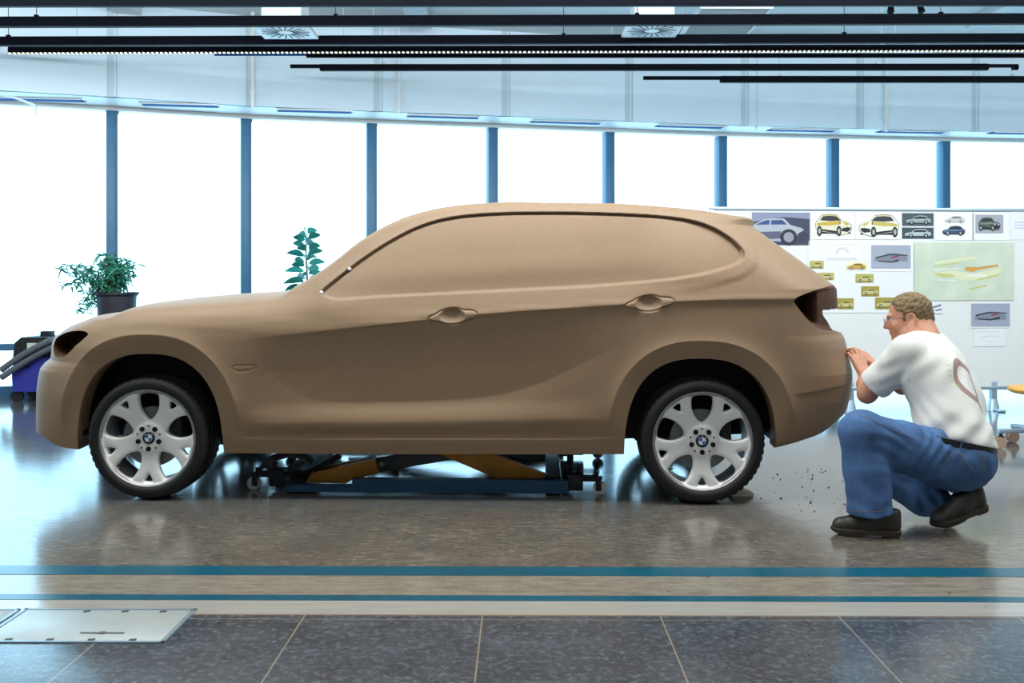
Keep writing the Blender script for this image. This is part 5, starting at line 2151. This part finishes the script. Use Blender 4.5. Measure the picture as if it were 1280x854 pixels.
def hand(F_, wrist, kn, nrm_, spread, curls, lens, thumb):
    """kn: centre of the knuckle row; nrm_: back-of-hand normal; spread: towards the index side"""
    w, k_ = np.array(wrist), np.array(kn)
    n = np.array(nrm_, float); n /= np.linalg.norm(n)
    ax = k_ - w
    ax /= np.linalg.norm(ax)
    n = n - ax * n.dot(ax); n /= np.linalg.norm(n)
    s = np.array(spread, float)
    s = s - ax * s.dot(ax) - n * s.dot(n); s /= np.linalg.norm(s)
    offs = (0.031, 0.0105, -0.0105, -0.031)
    for o in offs:      # metacarpals make the palm
        F_.cone(w + s * o * 0.55, k_ + s * o - ax * (0.004 + abs(o) * 0.15), 0.0155, 0.0120, 0.010, squash=(n, 0.95))
    for o, c, L_ in zip(offs, curls, lens):
        p = k_ + s * o - ax * (abs(o) * 0.15)
        d = ax.copy()
        r = 0.0092
        for j, fr in enumerate((0.46, 0.30, 0.24)):
            ang = c[j]
            dn = d * math.cos(ang) - n * math.sin(ang)
            n2 = None
            q = p + dn * L_ * fr
            F_.cone(p, q, r, r - 0.0009, 0.004)
            # turn the frame with the bend
            nn = n * math.cos(ang) + d * math.sin(ang)
            d, n = dn, nn
            p, r = q, r - 0.0009
        # restore normal for the next finger
        n = np.array(nrm_, float); n /= np.linalg.norm(n)
        n = n - ax * n.dot(ax); n /= np.linalg.norm(n)
    # thumb leaves the side of the palm near its base
    b0 = w + ax * 0.028 + s * 0.026 - n * 0.010
    d1 = ax * thumb[0] + s * thumb[1] - n * thumb[2]
    d1 /= np.linalg.norm(d1)
    d2 = ax * thumb[3] + s * thumb[4] - n * thumb[5]
    d2 /= np.linalg.norm(d2)
    F_.cone(w + ax * 0.02 + s * 0.012, b0, 0.015, 0.0135, 0.012)
    F_.cone(b0, b0 + d1 * 0.038, 0.0130, 0.0108, 0.008)
    F_.cone(b0 + d1 * 0.038, b0 + d1 * 0.038 + d2 * 0.030, 0.0104, 0.0086, 0.004)


# left hand: back towards the camera, finger tips on the clay
knL = A(1070.5, 444, 5.222)
hand(B, wriL, knL, (0.10, -0.92, 0.25), (0.5, 0.1, 0.8),
     ((0.30, 0.55, 0.35), (0.34, 0.62, 0.38), (0.40, 0.66, 0.40), (0.46, 0.70, 0.42)), (0.074, 0.082, 0.076, 0.062), (0.7, 0.6, 0.5, 0.9, 0.1, 0.6))
knR = A(1076.5, 440, 5.28)
hand(B, wriR, knR, (0.35, -0.15, 0.9), (-0.25, -0.95, 0.0),
     ((0.25, 0.55, 0.35), (0.28, 0.60, 0.38), (0.32, 0.62, 0.40), (0.38, 0.65, 0.42)), (0.072, 0.080, 0.074, 0.060), (0.8, 0.5, 0.5, 0.9, 0.1, 0.5))
Vb, Qb = B.mesh()
Vb = relax(Vb, Qb, 1, 0.4)
FOOT = np.array([pel[0], pel[1], 0.0])
man = mesh_obj('person', Vb - FOOT, Qb, M['skin'], None, angle=None, loc=FOOT)
tag(man, 'crouching person in white t-shirt and blue jeans touching the rear bumper of the clay car', 'person')

# ---- shirt
gx = axis_grid([(1.60, 2.52, 0.0068)])
gy = axis_grid([(4.36, 5.34, 0.0075)])
gz = axis_grid([(0.28, 1.02, 0.0068)])
S = Field(gx, gy, gz)
S.cone(shL, shR, 0.076, 0.076, 0.0)
S.cone(neckb + fwdC * 0.0 + np.array([0, 0, -0.008]), chest, 0.075, 0.13, 0.08)
S.cone(shL * 0.6 + shR * 0.4 + np.array([0.03, -0.02, -0.05]), shR * 0.6 + shL * 0.4 + np.array([0.03, -0.02, -0.05]), 0.10, 0.10, 0.07)
S.cone(chest + latC * 0.085, chest - latC * 0.085, 0.132, 0.132, 0.08)
bl = A(1187, 508, 4.76)
S.cone(bl + latC * 0.07, bl - latC * 0.07, 0.138, 0.138, 0.08)
S.cone(waist + latP * 0.05, waist - latP * 0.05, 0.142, 0.142, 0.07)
hemc = A(1201, 556, 4.675)
S.cone(hemc + latP * 0.06, hemc - latP * 0.06, 0.142, 0.142, 0.05)
# sleeves widen to the hem above the elbow
slL = shL + (elbL - shL) * 0.80
S.cone(shL, slL, 0.074, 0.083, 0.035)
slR = shR + (elbR - shR) * 0.72
S.cone(shR, slR, 0.074, 0.080, 0.035)
X, Y, Z = S.coords()
P = np.stack([X, Y, Z], -1)
# creases: diagonal folds running from the armpit down the back and above the hem
spine = (hemc - neckb) / np.linalg.norm(hemc - neckb)
tdown = (P - neckb) @ spine
q1 = X * 0.9 + Y * 0.25 - Z * 0.55
q2 = X * 0.5 - Y * 0.5 + Z * 0.9
fold = 0.0042 * np.sin(q1 * 48 + 1.6 * np.sin(Z * 21) + 1.2 * np.sin(Y * 13)) * sstep(0.10, 0.30, tdown)
fold += 0.0016 * np.sin(q2 * 90 + 2.0 * np.sin(X * 17)) * sstep(0.26, 0.42, tdown)
dsl = np.sqrt(((P - (shL + slL) / 2) ** 2).sum(-1))
fold += 0.0028 * np.sin((X * 0.8 - Z * 0.9 + Y * .2) * 85 + 1.5 * np.sin(Y * 30)) * sstep(0.16, 0.08, dsl)
S.f += fold.astype(np.float32)
inner = S.f + 0.010
# open at hem, sleeve ends and neck: a shell cut by planes
dL = (slL - shL) / np.linalg.norm(slL - shL)
dR = (slR - shR) / np.linalg.norm(slR - shR)
cutL = ((P - slL) @ dL) * np.where(((P - slL) @ dL) > -0.05, 1, 1)
nearL = np.sqrt(((P - slL) ** 2).sum(-1)) < 0.13
nearR = np.sqrt(((P - slR) ** 2).sum(-1)) < 0.13
hn = A(1203, 566, 4.6) - A(1160, 470, 4.75)
hn = np.array([-0.22, -0.04, -0.95]); hn /= np.linalg.norm(hn)
hem_pt = A(1196, 552, 4.66)
cuth = (P - hem_pt) @ hn - 0.006 * np.sin(X * 40) 
armL = ((P - shL) @ dL) > 0.6 * np.linalg.norm(slL - shL)
shell = S.f.copy()
shell = np.maximum(shell, -(S.f + 0.024))
shell = np.maximum(shell, cuth)
shell = np.where(nearL, np.maximum(shell, (P - slL) @ dL), shell)
shell = np.where(nearR, np.maximum(shell, (P - slR) @ dR), shell)
# neck opening
nk = neckb + np.array([0, 0, 0.005])
ndir = (headc - neckb) / np.linalg.norm(headc - neckb)
tn = (P - neckb) @ ndir
rn = np.sqrt(np.maximum(((P - neckb) ** 2).sum(-1) - tn ** 2, 0))
shell = np.maximum(shell, -np.maximum(rn - 0.072, -(tn - 0.012)))
S.f = shell.astype(np.float32)
Vs_, Qs_ = S.mesh()
Vs_ = relax(Vs_, Qs_, 2, 0.5)


def shirt_material():
    m = mat('shirt_cotton', (226, 226, 222), 0.85, 0, 0.03, 12, 0.12, 300, 0.2)
    nt = m.node_tree
    N, L = nt.nodes, nt.links
    b = N['Principled BSDF']
    old = b.inputs['Base Color'].links[0].from_socket
    tc = N.new('ShaderNodeTexCoord')

    def vdot(vec, off):
        n = N.new('ShaderNodeVectorMath')
        n.operation = 'DOT_PRODUCT'
        n.inputs[1].default_value = vec
        L.new(tc.outputs['Object'], n.inputs[0])
        s_ = N.new('ShaderNodeMath')
        s_.operation = 'SUBTRACT'
        s_.inputs[1].default_value = off
        L.new(n.outputs['Value'], s_.inputs[0])
        return s_.outputs[0]

    def mt(op, a, b_=0.0):
        n = N.new('ShaderNodeMath')
        n.operation = op
        for i, v in enumerate((a, b_)):
            if isinstance(v, (int, float)):
                n.inputs[i].default_value = v
            else:
                L.new(v, n.inputs[i])
        return n.outputs[0]

    def mixc(f, a, rgb):
        n = N.new('ShaderNodeMix')
        n.data_type = 'RGBA'
        L.new(f, n.inputs[0])
        L.new(a, n.inputs[6])
        n.inputs[7].default_value = lin(*rgb)
        return n.outputs[2]
    # print on the back: an open ring with a tail; axes across the back and down it
    c = PRINT_C - FOOT
    ea, eb = PRINT_A, PRINT_B
    a = vdot(tuple(ea), float(c @ ea))
    bb = vdot(tuple(eb), float(c @ eb))
    nb = np.cross(ea, eb)
    if nb[0] < 0:
        nb = -nb
    dep = vdot(tuple(nb), float(c @ nb))
    back = mt('GREATER_THAN', dep, -0.10)

    def ring(ca, cb, ra, rb, w0, w1):
        da, db = mt('DIVIDE', mt('SUBTRACT', a, ca), ra), mt('DIVIDE', mt('SUBTRACT', bb, cb), rb)
        r = mt('SQRT', mt('ADD', mt('MULTIPLY', da, da), mt('MULTIPLY', db, db)))
        return mt('MULTIPLY', mt('GREATER_THAN', r, w0), mt('LESS_THAN', r, w1))
    ns = N.new('ShaderNodeTexNoise')
    ns.inputs['Scale'].default_value = 60
    L.new(tc.outputs['Object'], ns.inputs['Vector'])
    col = old
    left = mt('LESS_THAN', a, 0.010)
    upper = mt('LESS_THAN', bb, -0.05)
    main_ring = mt('MULTIPLY', ring(0, 0, 0.082, 0.115, 0.66, 1.0), mt('MAXIMUM', left, upper))
    tail = mt('MULTIPLY', mt('LESS_THAN', mt('ABSOLUTE', mt('SUBTRACT', a, 0.012)), 0.020), mt('LESS_THAN', mt('ABSOLUTE', mt('SUBTRACT', bb, 0.120)), 0.032))
    top = mt('MULTIPLY', ring(0.045, -0.045, 0.075, 0.085, 0.80, 1.0), upper)
    red = mt('MULTIPLY', mt('MAXIMUM', main_ring, tail), back)
    col = mixc(mt('MULTIPLY', red, 0.85), col, (158, 118, 112))
    teal = mt('MULTIPLY', ring(0, 0, 0.082, 0.115, 0.70, 0.98), mt('MULTIPLY', mt('GREATER_THAN', a, 0.010), mt('GREATER_THAN', bb, -0.05)))
    col = mixc(mt('MULTIPLY', mt('MULTIPLY', teal, back), 0.8), col, (110, 132, 134))
    gr = None
    for k in range(7):
        cb, ca = -0.075 + 0.025 * k, -0.085 - 0.014 * math.sin(k * 0.9)
        d = mt('MULTIPLY', mt('LESS_THAN', mt('ABSOLUTE', mt('SUBTRACT', a, ca)), 0.008), mt('LESS_THAN', mt('ABSOLUTE', mt('SUBTRACT', bb, cb)), 0.006))
        gr = d if gr is None else mt('MAXIMUM', gr, d)
    gr = mt('MULTIPLY', mt('MULTIPLY', gr, back), mt('GREATER_THAN', ns.outputs['Fac'], 0.45))
    col = mixc(mt('MULTIPLY', gr, 0.6), col, (178, 206, 140))
    L.new(col, b.inputs['Base Color'])
    return m


PRINT_C = A(1203, 478, 4.68)
PRINT_B = A(1211, 520, 4.62) - A(1190, 440, 4.72)
PRINT_B /= np.linalg.norm(PRINT_B)
PRINT_A = np.array([0.72, 0.69, 0.0])
PRINT_A = PRINT_A - PRINT_B * PRINT_A.dot(PRINT_B)
PRINT_A /= np.linalg.norm(PRINT_A)
shirt = mesh_obj('shirt', Vs_ - FOOT, Qs_, shirt_material(), man, angle=None)

# ---- jeans
gx = axis_grid([(1.40, 2.48, 0.0075)])
gy = axis_grid([(4.28, 5.00, 0.008)])
gz = axis_grid([(0.03, 0.60, 0.0075)])
J = Field(gx, gy, gz)
J.ell(A(1194, 571, 4.655), (0.163, 0.168, 0.15), None, 0.0)
J.cone(A(1203, 575, 4.57), A(1208, 573, 4.76), 0.132, 0.132, 0.05)
J.cone(waist * 0.35 + pel * 0.65 + latP * 0.05, waist * 0.35 + pel * 0.65 - latP * 0.05, 0.132, 0.132, 0.05)
J.cone(hipL, A(1122, 558, 4.53), 0.128, 0.112, 0.05)
J.cone(A(1122, 558, 4.53), A(1077, 540, 4.49), 0.112, 0.094, 0.03)
J.cone(A(1077, 542, 4.49), A(1084, 590, 4.47), 0.096, 0.100, 0.03)
J.cone(A(1084, 590, 4.47), A(1088.5, 652, 4.445), 0.100, 0.094, 0.02)
J.cone(hipR, kneR, 0.118, 0.090, 0.05)
J.cone(kneR, A(1150, 618, 4.73), 0.086, 0.088, 0.03)
J.cone(A(1150, 618, 4.73), A(1192, 650, 4.66), 0.088, 0.076, 0.02)
X, Y, Z = J.coords()
P = np.stack([X, Y, Z], -1)
kfold = np.exp(-((P - A(1100, 556, 4.49)) ** 2).sum(-1) / 0.012)
fold = 0.0065 * np.sin((X * 0.35 + Z * 1.0 + Y * 0.3) * 110 + 2 * np.sin(X * 22)) * kfold
hfold = np.exp(-((P - A(1160, 566, 4.50)) ** 2).sum(-1) / 0.014)
fold += 0.006 * np.sin((X * 1.0 - Z * 0.55) * 105 + 1.5 * np.sin(Z * 25)) * hfold
low = sstep(0.30, 0.10, Z) * sstep(1.86, 1.80, X)
fold += 0.0042 * np.sin(Z * 70 + X * 18 + 2.2 * np.sin(X * 26 + Y * 14)) * low
fold += 0.0018 * np.sin(X * 41 + Z * 37 + 2 * np.sin(Y * 31)) 
back_k = sstep(0.28, 0.12, Z) * sstep(1.78, 1.86, X)
fold += 0.005 * np.sin((X * 0.9 + Z * 0.8) * 110 + 2 * np.sin(Z * 30)) * back_k
J.f += fold.astype(np.float32)
sh = J.f.copy()
# hems and waistband are open
hemL = A(1088.5, 643, 4.445)
dl = np.array([0.05, 0, -1.0]); dl /= np.linalg.norm(dl)
near = (np.abs(X - hemL[0]) < 0.16) & (Z < 0.30) & (Y < 4.62) & (X < 1.80)
sh = np.where(near, np.maximum(sh, (P - hemL) @ dl), sh)
hemR = A(1184, 643, 4.665)
dr = A(1192, 650, 4.66) - A(1150, 618, 4.73); dr /= np.linalg.norm(dr)
near = np.sqrt(((P - hemR) ** 2).sum(-1)) < 0.14
sh = np.where(near, np.maximum(sh, (P - hemR) @ dr), sh)
wpt = A(1198, 552, 4.66)
wn = np.array([0.20, 0.06, 0.97]); wn /= np.linalg.norm(wn)
sh = np.where(X > wpt[0] - 0.115, np.maximum(sh, (P - wpt) @ wn), sh)
sh = np.maximum(sh, -(J.f + 0.024))
J.f = sh.astype(np.float32)
Vj, Qj = J.mesh()
Vj = relax(Vj, Qj, 2, 0.5)
jeans = mesh_obj('jeans', Vj - FOOT, Qj, M['jeans'], man, angle=None)

from mathutils.bvhtree import BVHTree


def bvh(V, Q):
    return BVHTree.FromPolygons([tuple(v) for v in V], [tuple(int(i) for i in q) for q in Q])


TJ = bvh(Vj, Qj)
EYEP = Vector((0, 0, EYE))


def on_cloth(tree, u, v, lift=0.002):
    """point of the garment surface seen at u,v in the side view"""
    d = (at(u, v, 5.0) - EYEP).normalized()
    hit = tree.ray_cast(EYEP, d)
    if hit[0] is None:
        return None
    return hit[0] + hit[1].normalized() * lift * (1 if hit[1].dot(d) < 0 else -1)


def stitch(name, pts, r, mt_, parent, tree=TJ, lift=0.0012, loop=False):
    P_ = []
    for i in range(len(pts) - 1):
        for t in np.linspace(0, 1, 10, endpoint=False):
            p = on_cloth(tree, pts[i][0] * (1 - t) + pts[i + 1][0] * t, pts[i][1] * (1 - t) + pts[i + 1][1] * t, lift)
            if p is not None and (not P_ or (p - P_[-1]).length < 0.06):
                P_.append(p)
    if len(P_) < 3:
        return None
    mb = MB()
    mb.tube([p - Vector(FOOT) for p in P_], r, 6)
    return mb.build(name, mt_, parent)


stitch('pocket_seam', [(1196, 563), (1206, 574), (1221, 594)], 0.0015, M['thread'], jeans)
stitch('pocket_seam', [(1218, 562), (1226, 572), (1231, 586)], 0.0011, M['thread'], jeans)
stitch('pocket_seam', [(1168, 584), (1180, 580), (1194, 562)], 0.0010, M['thread'], jeans)
stitch('pocket_seam', [(1232, 570), (1230, 592)], 0.0010, M['thread'], jeans)
stitch('hem_seam', [(1060, 638), (1075, 640), (1090, 640), (1112, 638)], 0.0009, M['thread'], jeans)
stitch('side_seam', [(1072, 518), (1110, 535), (1150, 552)], 0.0008, M['thread'], jeans)

stitch('sleeve_seam', [(1117, 420), (1128, 432), (1136, 446), (1138, 462), (1134, 478)], 0.0007, M['white'], shirt, bvh(Vs_, Qs_), 0.0006)
# ---- belt: a strap following the waistband
TS = bvh(Vs_, Qs_)
ring = []
ctr = Vector(wpt) - Vector(wn) * 0.012
wv_ = Vector(wn)
e1 = wv_.orthogonal().normalized()
e2 = wv_.cross(e1)
for k in range(72):
    a = 2 * PI * k / 72
    d = e1 * math.cos(a) + e2 * math.sin(a)
    h = TJ.ray_cast(ctr + d * 0.4, -d)
    r = (h[0] - ctr).length if h[0] is not None else 0.17
    ring.append((d, min(max(r, 0.10), 0.24)))
rs = np.array([r for _, r in ring])
for _ in range(3):
    rs = (np.roll(rs, 1) + 2 * rs + np.roll(rs, -1)) / 4
V, Fc = [], []
for k in range(72):
    d = ring[k][0]
    for r_, h_ in ((0.0, -0.017), (0.004, -0.015), (0.004, 0.015), (0.0, 0.017)):
        V.append(ctr + d * (rs[k] + r_) + wv_ * h_ - Vector(FOOT))
for k in range(72):
    j = (k + 1) % 72
    for i in range(3):
        Fc.append((k * 4 + i, j * 4 + i, j * 4 + i + 1, k * 4 + i + 1))
belt = mesh_obj('belt', V, Fc, M['belt'], man, angle=50)
for u in (1172, 1200):
    best = min(range(72), key=lambda k: abs(CX + F * (ctr + ring[k][0] * rs[k]).x / (ctr + ring[k][0] * rs[k]).y - u) + (0 if ring[k][0].y < 0 else 1e3))
    d = ring[best][0]
    p = ctr + d * (rs[best] + 0.006) - Vector(FOOT)
    mb = MB()
    mb.bar(p - wv_ * 0.022, p + wv_ * 0.022, 0.014, 0.004, up=tuple(d))
    mb.build('belt_loop', M['jeans'], jeans)


# ---- shoes
def shoe(heel, toe, up, side_, name_suffix, hem_h):
    """heel and toe: sole end points (bottom); up: sole normal; side_: lateral direction"""
    heel, toe, up = np.array(heel), np.array(toe), np.array(up, float)
    ax = toe - heel
    L_ = np.linalg.norm(ax)
    ax /= L_
    up = up - ax * up.dot(ax)
    up /= np.linalg.norm(up)
    sd = np.cross(up, ax)
    lo, hi = np.minimum(heel, toe) - 0.13, np.maximum(heel, toe) + 0.13
    lo[2] -= 0.02
    hi[2] += 0.08
    g = [np.arange(lo[i], hi[i], 0.005) for i in range(3)]
    U = Field(*g)
    pt = lambda a, s, u: heel + ax * a * L_ + sd * s + up * u
    U.cone(pt(0.12, 0, 0.050), pt(0.45, 0, 0.052), 0.036, 0.042, 0.0)
    U.cone(pt(0.45, 0, 0.050), pt(0.86, 0.004, 0.036), 0.042, 0.034, 0.03, squash=(up, 0.9))
    U.cone(pt(0.70, -0.012, 0.036), pt(0.84, -0.006, 0.034), 0.036, 0.034, 0.03)
    U.cone(pt(0.12, 0, 0.055), pt(0.14, 0, 0.100), 0.036, 0.040, 0.02)
    U.cone(pt(0.14, 0, 0.095), pt(0.34, 0, 0.090), 0.040, 0.040, 0.02)
    U.cone(pt(0.34, 0, 0.090), pt(0.62, 0, 0.060), 0.036, 0.030, 0.03)
    X, Y, Z = U.coords()
    P = np.stack([X, Y, Z], -1)
    hgt = (P - heel) @ up
    aa = (P - heel) @ ax
    ss = (P - heel) @ sd
    lowc = U.f.copy()
    # upper above the welt
    up_f = np.maximum(U.f + 0.0022 * np.sin(aa * 120) * sstep(0.10, 0.2, aa) * sstep(0.22, 0.15, aa), 0.024 - hgt)
    up_f = np.maximum(up_f, hgt - 0.118 + 0.10 * np.maximum(aa - 0.09, 0))
    # topline opening
    op = np.sqrt(((aa - 0.075) / 0.055) ** 2 + (ss / 0.026) ** 2) - 1
    up_f = np.maximum(up_f, -np.maximum(op * 0.026, 0.085 - hgt))
    U.f = up_f.astype(np.float32)
    Vu, Qu = U.mesh()
    Vu = relax(Vu, Qu, 2, .5)
    o = mesh_obj('shoe', Vu - FOOT, Qu, M['leather'], man, angle=None)
    # sole from the footprint
    n = 64
    V, Fc = [], []
    half = [(0.0, 0.0), (0.012, 0.020), (0.05, 0.034), (0.12, 0.037), (0.30, 0.037), (0.45, 0.040), (0.62, 0.047), (0.78, 0.049), (0.90, 0.040), (0.97, 0.022), (1.0, 0.0)]
    out = half + [(a, -s * 0.94) for a, s in half[-2:0:-1]]
    outp = smooth_poly(out, 2)
    for h_, sc_ in ((0.0, 0.97), (0.006, 1.01), (0.018, 1.02), (0.026, 1.02), (0.030, 0.96)):
        for a, s in outp:
            hh = h_
            if h_ == 0.0 and 0.27 < a < 0.50:
                hh = 0.010
            rise = 0.012 * max(0, a - 0.8) / 0.2 if h_ < 0.02 else 0
            V.append(heel + ax * ((a - 0.5) * sc_ * 1.03 + 0.5) * L_ + sd * s * sc_ * 1.03 + up * (hh + rise) - FOOT)
    k = len(outp)
    for r_ in range(4):
        for i in range(k):
            Fc.append((r_ * k + i, r_ * k + (i + 1) % k, (r_ + 1) * k + (i + 1) % k, (r_ + 1) * k + i))
    Fc.append(tuple(range(k - 1, -1, -1)))
    Fc.append(tuple(range(4 * k, 5 * k)))
    mesh_obj('shoe_sole', V, Fc, M['sole'], o, angle=40)
    # laces
    mb = MB()
    for j, a in enumerate((0.40, 0.47, 0.54)):
        w = 0.026
        hh = 0.098 - 0.16 * (a - 0.34)
        mb.tube([pt(a, -w, hh - 0.012) - FOOT, pt(a + 0.01, -w * 0.5, hh + 0.002) - FOOT, pt(a + 0.015, 0, hh + 0.006) - FOOT, pt(a + 0.01, w * 0.5, hh + 0.002) - FOOT, pt(a, w, hh - 0.012) - FOOT], 0.0028, 6)
    mb.build('laces', M['black'], o)
    return o


hl, tl = on_floor(1125, 671.5), on_floor(1039.5, 667)
hl.z = tl.z = 0.003
shoe(hl, tl, (0, 0, 1), None, 'left', 0.1)
tr = np.array(on_floor(1166, 663)); tr[2] = 0.006
hr = A(1221, 641, 4.60)
dirx = hr - tr
dirx = dirx / np.linalg.norm(dirx)
hr = tr + dirx * 0.285
shoe(hr, tr, (-0.45, -0.12, 0.75), None, 'right', 0.1)

# ---- hair: a close cap with a soft nape line
g = [np.arange(headc[i] - 0.15, headc[i] + 0.15, 0.0036) for i in range(3)]
Hf = Field(*g)
Hf.ell(H_(-0.014, 0, 0.032), (0.104, 0.083, 0.099), RH, 0.0)
Hf.cone(H_(-0.055, 0.0, -0.025), H_(-0.060, 0.0, -0.055), 0.060, 0.050, 0.03)
X, Y, Z = Hf.coords()
P = np.stack([X, Y, Z], -1) - headc
pf, pl_, pu = P @ fwdH, P @ latH, P @ upH
n_ = np.zeros_like(pf)
hr_ = np.random.default_rng(3)
for _ in range(9):
    kv = hr_.normal(size=3)
    kv = kv / np.linalg.norm(kv) * hr_.uniform(110, 330)
    n_ += 0.0008 * np.sin(pf * kv[0] + pl_ * kv[1] + pu * kv[2] + hr_.uniform(0, 6) + 1.5 * np.sin(pu * 60 + pf * 45 * hr_.uniform(-1, 1)))
hf = Hf.f + n_
# hairline: forehead, temples, round the ears, nape
front = np.where(pu > 0.055, pf - 0.074, pf - 0.040)
line = np.where(pf > 0.0, 0.030 + 0.35 * (pf - 0.0), np.where(pf > -0.034, 0.026, -0.060 - 0.6 * np.clip(-pf - 0.040, 0, 0.045)))
side_cut = line - pu
hairline = np.maximum(side_cut, pf - (0.045 + 0.5 * np.clip(pu - 0.03, 0, 0.06)))
sb = np.maximum(np.maximum(np.abs(pf - 0.018) - 0.008, np.abs(pu - 0.005) - 0.03), 0.05 - np.abs(pl_))   # sideburn
hairline = np.minimum(hairline, sb)
hf = np.maximum(hf, hairline)
Hf.f = hf.astype(np.float32)
Vh, Qh = Hf.mesh()
Vh = relax(Vh, Qh, 1, 0.4)
mesh_obj('hair', Vh - FOOT, Qh, M['hair'], man, angle=None)
# ---- eyes and spectacles
for s in (-1, 1):
    mb = MB()
    c = H_(0.0745, s * 0.031, 0.003) - FOOT
    mb.ball(c, 0.0115, 16)
    mb.mi = 1
    c2 = H_(0.0835, s * 0.031, 0.001) - FOOT
    mb.ball(c2, (0.004, 0.004, 0.004), 10)
    mb.build('eye', [M['white'], M['bolt']], man)
gl = MB()
for s in (-1, 1):
    pts = []
    for k in range(25):
        a = 2 * PI * k / 24
        pts.append(H_(0.112, s * 0.033 + 0.024 * math.cos(a), -0.004 + 0.018 * math.sin(a)) - FOOT)
    gl.tube(pts, 0.0013, 6)
    gl.tube([H_(0.110, s * 0.058, 0.004) - FOOT, H_(0.07, s * 0.076, 0.008) - FOOT, H_(0.0, s * 0.083, 0.012) - FOOT, H_(-0.022, s * 0.085, -0.004) - FOOT], 0.0014, 6)
gl.tube([H_(0.112, 0.010, 0.0) - FOOT, H_(0.116, 0.0, 0.004) - FOOT, H_(0.112, -0.010, 0.0) - FOOT], 0.0013, 6)
glo = gl.build('eyeglasses', M['glassrim'], man)
for s in (-1, 1):
    mb = MB()
    V = [H_(0.1118, s * 0.033 + 0.0235 * math.cos(2 * PI * k / 24), -0.004 + 0.0175 * math.sin(2 * PI * k / 24)) - FOOT for k in range(24)]
    V += [v + fwdH * 0.001 for v in V]
    mb._add(V, [tuple(range(24)), tuple(range(47, 23, -1))] + [(k, (k + 1) % 24, 24 + (k + 1) % 24, 24 + k) for k in range(24)])
    mb.build('lens', M['glass'], glo)
# ================================================================== light, sky, camera
w = bpy.data.worlds.new('overcast_sky')
SC.world = w
w.use_nodes = True
bg = w.node_tree.nodes['Background']
bg.inputs[0].default_value = (0.44, 0.77, 1.0, 1)
bg.inputs[1].default_value = 4.2


def area(name, loc, size, power, color=(1, 0.95, 0.88), rot=(0, 0, 0)):
    l = bpy.data.lights.new(name, 'AREA')
    l.shape = 'RECTANGLE'
    l.size, l.size_y = size
    l.energy = power
    l.color = color
    o = bpy.data.objects.new(name, l)
    o.location = loc
    o.rotation_euler = rot
    COL.objects.link(o)
    return o


# ceiling lamps of the hall, and an added cool fill that brightens the fascia
area('ceiling_lamp', (0.3, 4.6, 3.6), (9.0, 0.5), 175)
area('ceiling_lamp', (0.3, 1.6, 3.6), (9.0, 0.6), 75)
area('fascia_fill', (0.6, 4.6, 3.2), (14.0, 0.85), 500, (0.86, 0.95, 1.0), (PI / 2 + 0.22, 0, 0))  # added fill without a fitting, aimed at the fascia

cam = bpy.data.cameras.new('camera')
cam.sensor_fit = 'HORIZONTAL'
cam.sensor_width = 36.0
cam.lens = 36.0 * F / 1280.0
cam.shift_y = -(427.0 - HZ) / 1280.0
cam.clip_start, cam.clip_end = 0.05, 200
co = bpy.data.objects.new('camera', cam)
co.location = (0, 0, EYE)
co.rotation_euler = (PI / 2, 0, 0)
COL.objects.link(co)
SC.camera = co
SC.view_settings.view_transform = 'Standard'
SC.view_settings.look = 'None'
SC.view_settings.gamma = 1.0
SC.view_settings.use_curve_mapping = False
SC.view_settings.exposure = 0.0
SC.cycles.use_denoising = True
SC.cycles.max_bounces = 8
SC.cycles.transparent_max_bounces = 16
